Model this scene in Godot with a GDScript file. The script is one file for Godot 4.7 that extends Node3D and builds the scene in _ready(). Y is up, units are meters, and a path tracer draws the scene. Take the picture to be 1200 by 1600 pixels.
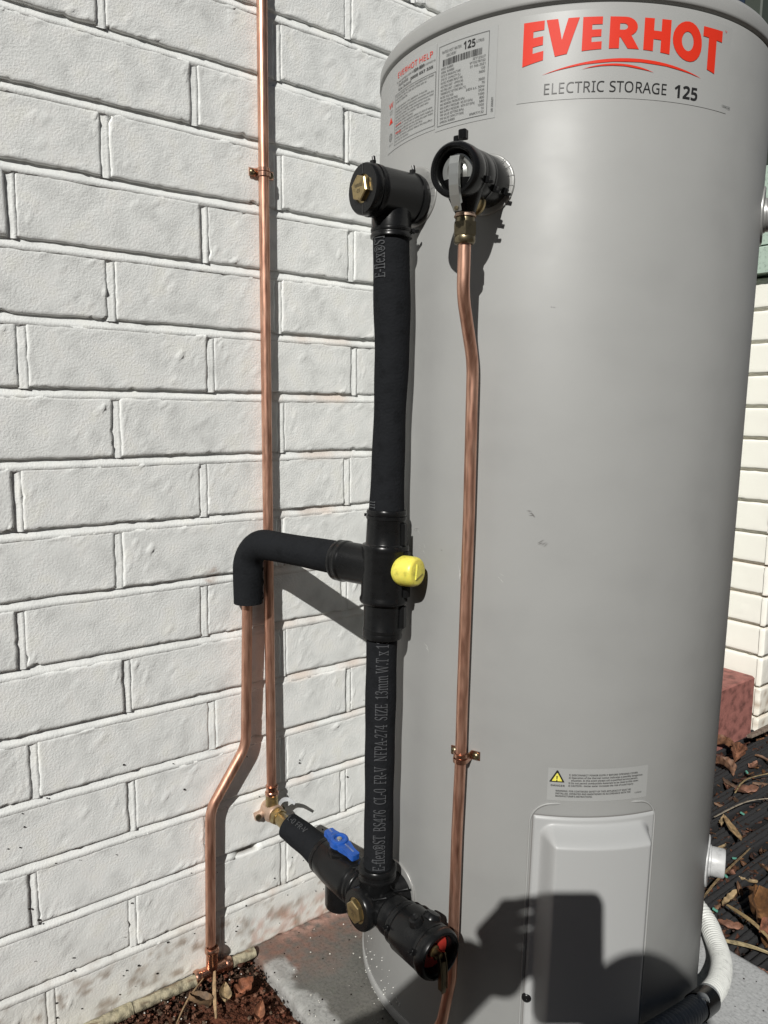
extends Node3D
# ---------------------------------------------------------------- helpers
const R := 0.2496
const TC := Vector3(0.83516, 0.0, 0.25717)      # the tank stands a little out of plumb on its slab
var TB := Basis(Vector3(0.999927, -0.012088, -0.000095), Vector3(0.012089, 0.999896, 0.007869), Vector3(0.0, -0.00787, 0.999969)).orthonormalized()
var warp := [1.0, 0.0, 0.0]
var rng := RandomNumberGenerator.new()
var nz := FastNoiseLite.new()
var nz2 := FastNoiseLite.new()
const SCUFFS := [[143.2, 0.7232, 0.004, 0.0006, 5, 0.3, 0], [139.2, 0.6893, 0.005, 0.0006, 4, -0.3, 0], [177.2, 0.6874, 0.006, 0.0005, 5, 0.2, 1], [174.9, 0.6657, 0.005, 0.0005, 5, 0.5, 1], [162.0, 0.6401, 0.017, 0.0008, 2, 1.4, 1], [171.8, 0.5447, 0.007, 0.0007, 3, 0.9, 1], [150.4, 0.6445, 0.004, 0.0005, 3, 0.9, 1], [154.6, 0.4221, 0.006, 0.0007, 3, 0.1, 1], [140.0, 0.95, 0.002, 0.0005, 2, 0.5, 0], [168.5, 0.6658, 0.002, 0.0004, 2, 0.2, 0]]
var used := {}
var M := {}

class MB:
	var v := PackedVector3Array()
	var n := PackedVector3Array()
	var c := PackedColorArray()
	var i := PackedInt32Array()
	func vert(p: Vector3, nn: Vector3, col := Color.WHITE) -> int:
		v.append(p); n.append(nn); c.append(col)
		return v.size() - 1
	func tri(a: int, b: int, d: int) -> void:
		var g := (v[b] - v[a]).cross(v[d] - v[a])
		if g.dot(n[a] + n[b] + n[d]) > 0.0:
			i.append(a); i.append(d); i.append(b)
		else:
			i.append(a); i.append(b); i.append(d)
	func quad(a: int, b: int, d: int, e: int) -> void:
		tri(a, b, d); tri(a, d, e)
	# normals from the faces, from vertex `first` on, turned towards `ref` (a direction, or away from a point when `from_point`)
	func smooth(first_v: int, first_i: int, ref: Vector3, from_point := false) -> void:
		for k in range(first_v, v.size()): n[k] = Vector3.ZERO
		for k in range(first_i, i.size(), 3):
			var a := i[k]; var b := i[k + 1]; var d := i[k + 2]
			var g := (v[b] - v[a]).cross(v[d] - v[a])
			n[a] += g; n[b] += g; n[d] += g
		var s := 0.0
		for k in range(first_v, v.size()):
			s += n[k].dot((v[k] - ref) if from_point else ref)
		var flip := s < 0.0
		for k in range(first_v, v.size()):
			n[k] = (-n[k] if flip else n[k]).normalized()
		if not flip:
			for k in range(first_i, i.size(), 3):
				var t := i[k + 1]; i[k + 1] = i[k + 2]; i[k + 2] = t
	func grid(nu: int, nv: int, f: Callable, ref: Vector3, col = null, from_point := false) -> void:
		var fv := v.size(); var fi := i.size()
		for b in nv:
			for a in nu:
				var p: Vector3 = f.call(a, b)
				v.append(p); n.append(Vector3.UP)
				c.append(col.call(p) if col != null else Color.WHITE)
		for b in nv - 1:
			for a in nu - 1:
				var q := fv + b * nu + a
				i.append(q); i.append(q + 1); i.append(q + nu + 1)
				i.append(q); i.append(q + nu + 1); i.append(q + nu)
		smooth(fv, fi, ref, from_point)
	func mesh() -> ArrayMesh:
		var a := []
		a.resize(Mesh.ARRAY_MAX)
		a[Mesh.ARRAY_VERTEX] = v; a[Mesh.ARRAY_NORMAL] = n; a[Mesh.ARRAY_COLOR] = c; a[Mesh.ARRAY_INDEX] = i
		var m := ArrayMesh.new()
		m.add_surface_from_arrays(Mesh.PRIMITIVE_TRIANGLES, a)
		return m

func numbered(parent: Node, called: String) -> String:
	var k := str(parent.get_instance_id()) + called
	used[k] = used.get(k, -1) + 1
	return called if used[k] == 0 else "%s_%03d" % [called, used[k]]

func put(called: String, mb, m: Material, parent: Node = self) -> MeshInstance3D:
	var o := MeshInstance3D.new()
	o.mesh = mb.mesh() if mb is MB else mb
	o.material_override = m
	o.name = numbered(parent, called)
	parent.add_child(o, true)
	return o

func tag(o: Node, label: String, category := "", group := "", kind := "") -> Node:
	if label: o.set_meta("label", label)
	if category: o.set_meta("category", category)
	if group: o.set_meta("group", group)
	if kind: o.set_meta("kind", kind)
	return o

func thing(called: String, label: String, category: String, at := Vector3.ZERO, group := "") -> Node3D:
	var o := Node3D.new()
	o.name = numbered(self, called)
	add_child(o, true)
	o.position = at
	tag(o, label, category, group)
	return o

func frame(o: Vector3, dir: Vector3, hint := Vector3(0.13, 0.2, 0.97)) -> Transform3D:
	var y := dir.normalized()
	var x := hint.cross(y)
	if x.length() < 0.05: x = Vector3(1, 0, 0).cross(y)
	x = x.normalized()
	return Transform3D(Basis(x, y, x.cross(y)), o)

# a turned shape about xf's y axis; profile of (radius, height), outside on the right when it climbs
func lathe(mb: MB, xf: Transform3D, prof: Array, seg := 40, col := Color.WHITE, a0 := 0.0, a1 := TAU, limit := 0.72) -> void:
	var seg_n := []
	for k in prof.size() - 1:
		var d: Vector2 = prof[k + 1] - prof[k]
		seg_n.append(Vector2(d.y, -d.x).normalized())
	for k in prof.size() - 1:
		var na: Vector2 = seg_n[k]
		var nb: Vector2 = seg_n[k]
		if k > 0 and seg_n[k - 1].dot(seg_n[k]) > limit: na = (seg_n[k - 1] + seg_n[k]).normalized()
		if k < prof.size() - 2 and seg_n[k + 1].dot(seg_n[k]) > limit: nb = (seg_n[k + 1] + seg_n[k]).normalized()
		var first := mb.v.size()
		for s in seg + 1:
			var a := a0 + (a1 - a0) * s / seg
			var d := Vector3(cos(a), 0, sin(a))
			var pa: Vector2 = prof[k]; var pb: Vector2 = prof[k + 1]
			mb.vert(xf * (d * pa.x + Vector3(0, pa.y, 0)), (xf.basis * (d * na.x + Vector3(0, na.y, 0))).normalized(), col)
			mb.vert(xf * (d * pb.x + Vector3(0, pb.y, 0)), (xf.basis * (d * nb.x + Vector3(0, nb.y, 0))).normalized(), col)
		for s in seg:
			var q := first + s * 2
			if prof[k].x < 1e-6: mb.tri(q, q + 1, q + 3)
			elif prof[k + 1].x < 1e-6: mb.tri(q, q + 1, q + 2)
			else: mb.quad(q, q + 1, q + 3, q + 2)

func cyl_prof(r: float, h0: float, h1: float, b := 0.0015) -> Array:
	return [Vector2(0, h0), Vector2(r - b, h0), Vector2(r - b * 0.3, h0 + b * 0.3), Vector2(r, h0 + b), Vector2(r, h1 - b), Vector2(r - b * 0.3, h1 - b * 0.3), Vector2(r - b, h1), Vector2(0, h1)]

func fillet(pts: Array, rad: float, steps := 10) -> PackedVector3Array:
	var out := PackedVector3Array()
	out.append(pts[0])
	for k in range(1, pts.size() - 1):
		var p: Vector3 = pts[k]
		var a: Vector3 = (pts[k - 1] - p); var b: Vector3 = (pts[k + 1] - p)
		var half := a.angle_to(b) * 0.5
		var t: float = minf(rad / tan(half), minf(a.length(), b.length()) * 0.48)
		var p0 := p + a.normalized() * t; var p1 := p + b.normalized() * t
		var w := sin(half)
		for s in steps + 1:
			var u := float(s) / steps
			var b0 := (1 - u) * (1 - u); var b1 := 2 * u * (1 - u) * w; var b2 := u * u
			out.append((p0 * b0 + p * b1 + p1 * b2) / (b0 + b1 + b2))
	out.append(pts[-1])
	return out

func densify(pts: PackedVector3Array, step: float) -> PackedVector3Array:
	var out := PackedVector3Array()
	for k in pts.size() - 1:
		var m := maxi(1, ceili(pts[k].distance_to(pts[k + 1]) / step))
		for s in m: out.append(pts[k].lerp(pts[k + 1], float(s) / m))
	out.append(pts[-1])
	return out

func spline(pts: Array, step := 0.006) -> PackedVector3Array:
	var cv := Curve3D.new()
	cv.bake_interval = step
	for k in pts.size():
		var a: Vector3 = pts[maxi(k - 1, 0)]; var b: Vector3 = pts[mini(k + 1, pts.size() - 1)]
		var t := (b - a) / 6.0
		cv.add_point(pts[k], -t, t)
	return cv.get_baked_points()

func tube(mb: MB, pts: PackedVector3Array, rad, seg := 20, caps := true, col := Color.WHITE) -> void:
	var cnt := pts.size()
	var t0 := (pts[1] - pts[0]).normalized()
	var x := t0.cross(Vector3(0.31, 0.22, 0.92)).normalized()
	var first := mb.v.size()
	var along := 0.0
	for k in cnt:
		var t := ((pts[mini(k + 1, cnt - 1)] - pts[k]).normalized() + (pts[k] - pts[maxi(k - 1, 0)]).normalized()).normalized()
		x = (x - t * x.dot(t)).normalized()
		var y := t.cross(x)
		if k > 0: along += pts[k].distance_to(pts[k - 1])
		var r: float = rad.call(along) if rad is Callable else rad
		var slope := 0.0
		if rad is Callable: slope = (rad.call(along + 0.0004) - rad.call(along - 0.0004)) / 0.0008
		for s in seg + 1:
			var a := TAU * s / seg
			var d := x * cos(a) + y * sin(a)
			mb.vert(pts[k] + d * r, (d - t * slope).normalized(), col)
	for k in cnt - 1:
		for s in seg:
			var q := first + k * (seg + 1) + s
			mb.quad(q, q + 1, q + seg + 2, q + seg + 1)
	if caps:
		for e in [0, cnt - 1]:
			var t: Vector3 = (pts[0] - pts[1]).normalized() if e == 0 else (pts[cnt - 1] - pts[cnt - 2]).normalized()
			var ce := mb.vert(pts[e], t, col)
			var ring := []
			for s in seg: ring.append(mb.vert(mb.v[first + e * (seg + 1) + s], t, col))
			for s in seg: mb.tri(ce, ring[s], ring[(s + 1) % seg])

# an outline in xf's x-z plane pushed along y, its rim chamfered by b
func prism(mb: MB, xf: Transform3D, poly: PackedVector2Array, h0: float, h1: float, b := 0.0, col := Color.WHITE) -> void:
	var inner := poly
	if b > 0.0:
		var off := Geometry2D.offset_polygon(poly, -b)
		if off.size() == 1 and off[0].size() == poly.size():
			var cand: PackedVector2Array = off[0]
			var best := 0; var bd := 1e9
			for s in cand.size():
				if cand[s].distance_squared_to(poly[0]) < bd: bd = cand[s].distance_squared_to(poly[0]); best = s
			inner = PackedVector2Array()
			for s in cand.size(): inner.append(cand[(best + s) % cand.size()])
			if inner[1].distance_to(poly[1]) > 4.0 * b + 0.0001: inner = poly
	var up := xf.basis.y.normalized()
	var cen := Vector2.ZERO
	for p in poly: cen += p / poly.size()
	var sgn := 1.0 if not Geometry2D.is_polygon_clockwise(poly) else -1.0
	var cnt := poly.size()
	var use_b := b if inner != poly else 0.0
	for k in cnt:
		var p := poly[k]; var q := poly[(k + 1) % cnt]
		var d := (q - p).normalized()
		var n2 := Vector2(d.y, -d.x) * sgn
		var nn := (xf.basis * Vector3(n2.x, 0, n2.y)).normalized()
		var a0 := mb.vert(xf * Vector3(p.x, h0, p.y), nn, col); var a1 := mb.vert(xf * Vector3(q.x, h0, q.y), nn, col)
		var a2 := mb.vert(xf * Vector3(q.x, h1 - use_b, q.y), nn, col); var a3 := mb.vert(xf * Vector3(p.x, h1 - use_b, p.y), nn, col)
		mb.quad(a0, a1, a2, a3)
		if use_b > 0.0:
			var pi_ := inner[k]; var qi := inner[(k + 1) % cnt]
			var nb := (nn + up).normalized()
			mb.quad(mb.vert(xf * Vector3(p.x, h1 - use_b, p.y), nb, col), mb.vert(xf * Vector3(q.x, h1 - use_b, q.y), nb, col), mb.vert(xf * Vector3(qi.x, h1, qi.y), nb, col), mb.vert(xf * Vector3(pi_.x, h1, pi_.y), nb, col))
	for top in [true, false]:
		var pl := inner if top else poly
		var idx := Geometry2D.triangulate_polygon(pl)
		var base := mb.v.size()
		for p in pl: mb.vert(xf * Vector3(p.x, h1 if top else h0, p.y), up if top else -up, col)
		for k in range(0, idx.size(), 3): mb.tri(base + idx[k], base + idx[k + 1], base + idx[k + 2])

func ngon(r: float, cnt: int, turn := 0.0) -> PackedVector2Array:
	var p := PackedVector2Array()
	for k in cnt: p.append(Vector2(cos(turn + TAU * k / cnt), sin(turn + TAU * k / cnt)) * r)
	return p

func rrect(w: float, h: float, r: float, steps := 5) -> PackedVector2Array:
	var p := PackedVector2Array()
	for q in 4:
		var c := Vector2(w * 0.5 - r, h * 0.5 - r) * Vector2([1, -1, -1, 1][q], [1, 1, -1, -1][q])
		for s in steps + 1:
			var a := PI * 0.5 * (q + float(s) / steps)
			p.append(c + Vector2(cos(a), sin(a)) * r)
	return p

func box(mb: MB, xf: Transform3D, size: Vector3, b := 0.002, col := Color.WHITE) -> void:
	var r := Vector2(size.x, size.z) * 0.5
	var bb: float = minf(b, minf(r.x, r.y) * 0.6)
	prism(mb, xf, PackedVector2Array([Vector2(r.x - bb, -r.y), Vector2(r.x, -r.y + bb), Vector2(r.x, r.y - bb), Vector2(r.x - bb, r.y), Vector2(-r.x + bb, r.y), Vector2(-r.x, r.y - bb), Vector2(-r.x, -r.y + bb), Vector2(-r.x + bb, -r.y)]), -size.y * 0.5, size.y * 0.5, bb * 0.7, col)

func cyl(deg: float, y: float, r: float) -> Vector3:      # a point by the leaning tank, in the world
	var a := deg_to_rad(deg)
	return TC + TB * Vector3(r * cos(a), y, r * sin(a))

# ---------------------------------------------------------------- lettering
var fonts := {}
var base_of := {}
func glyph_tris(text: String, face: String) -> PackedVector2Array:   # unit em, baseline at 0, starts at x 0
	if not fonts.has(face):
		var f := SystemFont.new()
		f.font_names = PackedStringArray(["Droid Serif" if face.begins_with("serif") else "Droid Sans"])
		f.font_weight = 700 if face.ends_with("bold") else 400
		fonts[face] = f
		var hs := raw_tris("H", face)
		var lo := 1e9
		for p in hs: lo = minf(lo, p.y)
		base_of[face] = lo
	var t := raw_tris(text, face)
	for k in t.size(): t[k].y -= base_of[face]
	return t

func raw_tris(text: String, face: String) -> PackedVector2Array:
	var tm := TextMesh.new()
	tm.font = fonts[face]
	tm.text = text
	tm.font_size = 64
	tm.pixel_size = 1.0 / 64.0
	tm.depth = 0.0
	tm.curve_step = 3.0
	tm.horizontal_alignment = HORIZONTAL_ALIGNMENT_LEFT
	var out := PackedVector2Array()
	if tm.get_surface_count() == 0: return out
	var a := tm.surface_get_arrays(0)
	var vs: PackedVector3Array = a[Mesh.ARRAY_VERTEX]
	var ix = a[Mesh.ARRAY_INDEX]
	if ix == null or ix.size() == 0:
		for p in vs: out.append(Vector2(p.x, p.y))
	else:
		for k in ix: out.append(Vector2(vs[k].x, vs[k].y))
	return out

func width_of(t: PackedVector2Array) -> float:
	var w := 0.0
	for p in t: w = maxf(w, p.x)
	return w

# lays flat triangles on a surface: f(p) gives [point, normal]; long edges are cut so that they follow it
func lay(mb: MB, t: PackedVector2Array, f: Callable, longest := 0.008, col := Color.WHITE) -> void:
	var stack := []
	for k in range(0, t.size(), 3): stack.append([t[k], t[k + 1], t[k + 2]])
	while stack.size():
		var q: Array = stack.pop_back()
		var l := [q[0].distance_to(q[1]), q[1].distance_to(q[2]), q[2].distance_to(q[0])]
		var m := 0
		if l[1] > l[m]: m = 1
		if l[2] > l[m]: m = 2
		if l[m] > longest:
			var a: Vector2 = q[m]; var b: Vector2 = q[(m + 1) % 3]; var d: Vector2 = q[(m + 2) % 3]
			var h := (a + b) * 0.5
			stack.append([a, h, d]); stack.append([h, b, d])
			continue
		var ids := []
		for p in q:
			var g: Array = f.call(p)
			ids.append(mb.vert(g[0], g[1], col))
		mb.tri(ids[0], ids[1], ids[2])

func on_tank(p: Vector2, r: float) -> Array:      # p.x is the angle in degrees, p.y the height
	var a := deg_to_rad(p.x)
	var d := Vector3(cos(a), 0, sin(a))
	return [TC + d * r + Vector3(0, p.y, 0), d]

# a line of print on the tank: left end at angle th, baseline y, em height; squeezed or stretched to end at th1 when given
func print_tank(mb: MB, text: String, face: String, th: float, y: float, em: float, th1 := -1.0, right := false, lift := 0.0009, col := Color.WHITE) -> void:
	var t := glyph_tris(text, face)
	var w := width_of(t)
	if w <= 0.0: return
	var deg := rad_to_deg(em / R)
	var sx := deg
	if th1 > 0.0: sx = (th - th1) / w
	var x0 := th
	if right: x0 = th + w * sx
	for k in t.size(): t[k] = Vector2((x0 - t[k].x * sx) / 57.3 * R, y + t[k].y * em)
	lay(mb, t, func(p): return on_tank(Vector2(p.x / R * 57.3 * warp[0] + warp[1], p.y + warp[2]), R + lift), 0.006, col)

func poly_tank(mb: MB, pl: PackedVector2Array, lift: float, col := Color.WHITE) -> void:   # outline in (degrees, height)
	var q := PackedVector2Array()
	for p in pl: q.append(Vector2(p.x / 57.3 * R, p.y))
	var idx := Geometry2D.triangulate_polygon(q)
	var t := PackedVector2Array()
	for k in idx: t.append(q[k])
	lay(mb, t, func(p): return on_tank(Vector2(p.x / R * 57.3 * warp[0] + warp[1], p.y + warp[2]), R + lift), 0.006, col)

func rect_tank(mb: MB, th0: float, th1: float, y0: float, y1: float, lift: float, col := Color.WHITE) -> void:
	poly_tank(mb, PackedVector2Array([Vector2(th0, y0), Vector2(th1, y0), Vector2(th1, y1), Vector2(th0, y1)]), lift, col)

func frame_tank(mb: MB, th0: float, th1: float, y0: float, y1: float, w: float, lift: float, col := Color.WHITE) -> void:
	var d := w / R * 57.3
	rect_tank(mb, th0, th1, y0, y0 + w, lift, col); rect_tank(mb, th0, th1, y1 - w, y1, lift, col)
	rect_tank(mb, th0, th0 - d, y0 + w, y1 - w, lift, col); rect_tank(mb, th1 + d, th1, y0 + w, y1 - w, lift, col)

# ---------------------------------------------------------------- materials
func srgb(r: float, g: float, b: float) -> Color: return Color(r, g, b).linear_to_srgb()

func mat(col: Color, rough: float, metal := 0.0, spec := 0.5) -> StandardMaterial3D:
	var m := StandardMaterial3D.new()
	m.albedo_color = col.linear_to_srgb()
	m.roughness = rough
	m.metallic = metal
	m.metallic_specular = spec
	m.vertex_color_use_as_albedo = true
	return m

func noise_tex(freq: float, size: int, sd: int, oct := 4, ramp: Array = [], kind := FastNoiseLite.TYPE_SIMPLEX_SMOOTH, gain := 0.5) -> NoiseTexture2D:
	var f := FastNoiseLite.new()
	f.seed = sd; f.frequency = freq; f.fractal_octaves = oct; f.noise_type = kind; f.fractal_gain = gain
	var t := NoiseTexture2D.new()
	t.width = size; t.height = size; t.seamless = true; t.noise = f
	if ramp.size():
		var g := Gradient.new()
		var off := PackedFloat32Array(); var cs := PackedColorArray()
		for r in ramp: off.append(r[0]); cs.append(r[1])
		g.offsets = off; g.colors = cs
		t.color_ramp = g
	return t

func triplanar(m: StandardMaterial3D, per_metre: float, world := true) -> void:
	m.uv1_triplanar = true
	m.uv1_world_triplanar = world
	m.uv1_scale = Vector3.ONE * per_metre

func grey(a: float) -> Color: return Color(a, a, a)

func relief(m: StandardMaterial3D, t: Texture2D, cm: float) -> void:
	m.heightmap_enabled = true
	m.heightmap_texture = t
	m.heightmap_scale = cm

func make_materials() -> void:
	var fine := noise_tex(0.105, 1024, 3, 4, [], FastNoiseLite.TYPE_SIMPLEX_SMOOTH, 0.72)
	var grain := noise_tex(0.05, 512, 9, 4)
	var m := mat(Color(0.735, 0.75, 0.735), 0.5, 0.0, 0.4)      # painted brick
	triplanar(m, 2.2); relief(m, fine, 0.045)
	m.albedo_texture = noise_tex(0.008, 1024, 21, 5, [[0.0, grey(0.90)], [0.35, grey(0.97)], [0.6, Color(1, 1, 1)], [1.0, Color(1.0, 0.995, 0.98)]])
	M.paint = m
	m = mat(Color(0.80, 0.785, 0.72), 0.55, 0.0, 0.35); triplanar(m, 2.2); relief(m, fine, 0.03); M.cream = m
	m = mat(Color(0.292, 0.295, 0.288), 0.5, 0.0, 0.42)          # tank enamel
	triplanar(m, 3.0); relief(m, noise_tex(0.02, 512, 5, 2), 0.004)
	m.clearcoat_enabled = true; m.clearcoat = 0.05; m.clearcoat_roughness = 0.35
	m.albedo_texture = noise_tex(0.006, 512, 17, 5, [[0.0, grey(0.955)], [0.5, grey(0.985)], [1.0, grey(1.0)]])
	m.roughness_texture = noise_tex(0.01, 512, 18, 4, [[0.0, grey(0.75)], [1.0, grey(1.0)]])
	m.roughness = 0.56
	M.enamel = m
	m = mat(Color(0.318, 0.324, 0.319), 0.40, 0.0, 0.42)
	M.film = m
	m = mat(Color(0.322, 0.327, 0.32), 0.38, 0.0, 0.42); M.brand_film = m
	m = mat(Color(0.290, 0.294, 0.288), 0.46, 0.0, 0.42); M.clear_film = m
	m = mat(Color(0.335, 0.34, 0.338), 0.45, 0.0, 0.45); m.clearcoat_enabled = true; m.clearcoat = 0.08; m.clearcoat_roughness = 0.3; M.cover = m
	m = mat(Color(1, 1, 1), 0.34, 0.92)                         # copper tube, a little tarnished
	triplanar(m, 6.0); m.uv1_scale = Vector3(22.0, 2.6, 22.0)
	m.albedo_texture = noise_tex(0.012, 512, 31, 5, [[0.0, srgb(0.30, 0.15, 0.10)], [0.3, srgb(0.52, 0.28, 0.20)], [0.5, srgb(0.66, 0.37, 0.265)], [0.75, srgb(0.74, 0.44, 0.32)], [1.0, srgb(0.86, 0.58, 0.46)]])
	m.roughness_texture = noise_tex(0.02, 512, 33, 4, [[0.0, grey(0.55)], [0.5, grey(0.85)], [1.0, grey(1.0)]])
	m.roughness = 0.47
	relief(m, grain, 0.006)
	M.copper = m
	m = mat(Color(0.68, 0.38, 0.27), 0.27, 1.0); M.bright_copper = m
	m = mat(Color(0.42, 0.32, 0.155), 0.36, 0.92); triplanar(m, 20.0); relief(m, grain, 0.004); M.brass = m
	m = mat(Color(0.56, 0.40, 0.30), 0.5, 0.7); triplanar(m, 20.0); relief(m, grain, 0.012); M.bronze = m
	m = mat(Color(0.20, 0.165, 0.10), 0.35, 0.9); M.dull_brass = m
	m = mat(Color(0.50, 0.51, 0.49), 0.3, 0.8); M.steel = m
	m = mat(Color(0.0045, 0.0047, 0.005), 0.27, 0.0, 0.34); triplanar(m, 12.0); relief(m, grain, 0.004); M.black_plastic = m
	m = mat(Color(0.0075, 0.0083, 0.0098), 0.85, 0.0, 0.22); triplanar(m, 8.0); relief(m, noise_tex(0.05, 512, 41, 4), 0.06)
	M.foam = m
	m = mat(Color(0.055, 0.058, 0.062), 0.8); M.foam_print = m
	m = mat(Color(0.76, 0.68, 0.10), 0.38); m.subsurf_scatter_enabled = true; m.subsurf_scatter_strength = 0.1; M.yellow = m
	m = mat(Color(0.012, 0.075, 0.36), 0.33); M.blue = m
	m = mat(Color(0.42, 0.03, 0.02), 0.45); M.red = m
	m = mat(Color(0.60, 0.032, 0.014), 0.5, 0.0, 0.3); M.red_print = m
	m = mat(Color(0.02, 0.02, 0.02), 0.3); M.black_print = m
	m = mat(Color(0.30, 0.30, 0.29), 0.38, 0.35); M.flange = m
	m = mat(Color(0.46, 0.465, 0.465), 0.4); M.white_plastic = m
	m = mat(Color(0.62, 0.63, 0.60), 0.5); M.hose = m
	m = mat(Color(0.19, 0.20, 0.205), 0.45); M.grey_conduit = m
	m = mat(Color(1, 1, 1), 0.85)                               # vertex-coloured dirt, concrete
	triplanar(m, 5.0); relief(m, noise_tex(0.05, 512, 51, 5, [], FastNoiseLite.TYPE_SIMPLEX_SMOOTH, 0.65), 0.045)
	m.albedo_texture = noise_tex(0.06, 512, 52, 5, [[0.0, grey(0.72)], [0.4, grey(0.92)], [1.0, grey(1.0)]], FastNoiseLite.TYPE_SIMPLEX_SMOOTH, 0.65)
	M.concrete = m
	m = mat(Color(1, 1, 1), 0.95, 0.0, 0.25)
	triplanar(m, 5.0); relief(m, noise_tex(0.04, 512, 61, 5, [], FastNoiseLite.TYPE_SIMPLEX_SMOOTH, 0.7), 0.6)
	m.albedo_texture = noise_tex(0.05, 512, 62, 5, [[0.0, grey(0.4)], [0.45, grey(0.8)], [1.0, grey(1.0)]], FastNoiseLite.TYPE_SIMPLEX_SMOOTH, 0.7)
	M.soil = m
	m = mat(Color(1, 1, 1), 0.7)
	triplanar(m, 14.0); relief(m, grain, 0.08)
	m.albedo_texture = noise_tex(0.02, 256, 72, 4, [[0.0, grey(0.45)], [0.5, grey(0.85)], [1.0, grey(1.0)]])
	M.leaf = m
	m = mat(Color(0.030, 0.030, 0.031), 0.7, 0.0, 0.3)
	m.uv1_triplanar = true; m.uv1_world_triplanar = true; m.uv1_scale = Vector3(3, 30, 30)
	relief(m, grain, 0.12)
	M.slat = m
	m = mat(Color(0.40, 0.50, 0.43), 0.45); M.green_paint = m
	m = mat(Color(0.05, 0.06, 0.05), 0.5); M.dark_door = m
	m = mat(Color(0.37, 0.15, 0.125), 0.75); triplanar(m, 5.0); relief(m, grain, 0.06)
	m.albedo_texture = noise_tex(0.02, 256, 82, 4, [[0.0, grey(0.6)], [0.5, grey(0.9)], [1.0, grey(1.0)]])
	M.step = m
	m = mat(Color(1, 1, 1), 0.6); M.plain = m
	m = mat(Color(0.42, 0.42, 0.41), 0.6); M.pale_scuff = m
	m = mat(Color(0.16, 0.155, 0.15), 0.6); M.dark_scuff_gap_shade = m  # dark rub marks, and the painted gap shade round the access cover
	m = mat(Color(0.30, 0.31, 0.32), 0.5); M.tape = m
	var grime := noise_tex(0.02, 256, 91, 5, [[0.0, grey(0.74)], [0.35, grey(0.95)], [1.0, grey(1.0)]], FastNoiseLite.TYPE_SIMPLEX_SMOOTH, 0.6)
	for k in ["yellow", "blue", "red", "brass", "dull_brass", "bronze", "white_plastic", "hose", "foam", "black_plastic", "green_paint", "grey_conduit", "bright_copper"]:
		var g: StandardMaterial3D = M[k]
		g.albedo_texture = grime
		g.albedo_color = Color(g.albedo_color.r, g.albedo_color.g, g.albedo_color.b).lightened(0.03)
		if not g.uv1_triplanar: triplanar(g, 14.0)

# ---------------------------------------------------------------- scene
func _ready() -> void:
	rng.seed = 7
	nz.seed = 11; nz.frequency = 1.0; nz.noise_type = FastNoiseLite.TYPE_SIMPLEX_SMOOTH; nz.fractal_octaves = 3
	nz2.seed = 23; nz2.frequency = 1.0; nz2.noise_type = FastNoiseLite.TYPE_SIMPLEX_SMOOTH; nz2.fractal_octaves = 4
	var cam := Camera3D.new()
	cam.name = "camera"
	cam.fov = 67.67
	cam.near = 0.01
	cam.far = 600.0
	add_child(cam)
	cam.transform = Transform3D(Basis(Vector3(0.798704, 0.008351, 0.601667), Vector3(0.073962, 0.990959, -0.111938), Vector3(-0.597162, 0.133906, 0.790865)).orthonormalized(), Vector3(0, 0.838066, 0.993221))
	cam.current = true
	var we := WorldEnvironment.new()
	we.name = "sky"
	var e := Environment.new()
	e.background_mode = Environment.BG_SKY
	var sm := ProceduralSkyMaterial.new()
	sm.sky_top_color = Color(0.33, 0.43, 0.58)
	sm.sky_horizon_color = Color(0.63, 0.68, 0.71)
	sm.sky_curve = 0.16
	sm.ground_bottom_color = Color(0.20, 0.17, 0.14)
	sm.ground_horizon_color = Color(0.45, 0.43, 0.40)
	sm.sky_energy_multiplier = 0.47
	sm.ground_energy_multiplier = 0.47
	var sk := Sky.new()
	sk.sky_material = sm
	e.sky = sk
	e.tonemap_mode = Environment.TONE_MAPPER_LINEAR
	e.tonemap_exposure = 0.98
	e.sdfgi_enabled = true; e.ssao_enabled = true; e.ssil_enabled = true
	we.environment = e
	add_child(we)
	var sun := DirectionalLight3D.new()
	sun.name = "sun"
	sun.light_energy = 1.6
	sun.light_angular_distance = 0.5
	sun.light_color = Color(1.0, 0.99, 0.97)
	sun.shadow_enabled = true
	add_child(sun)
	sun.look_at_from_position(Vector3.ZERO, Vector3(1.365, -1.2, -1.0), Vector3.UP)
	make_materials()
	build_ground()
	build_wall()
	build_recess()
	build_slab()
	build_tank()
	build_pipes()
	build_valves()
	build_hose()
	build_deck()
	build_litter()
	build_person()

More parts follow.
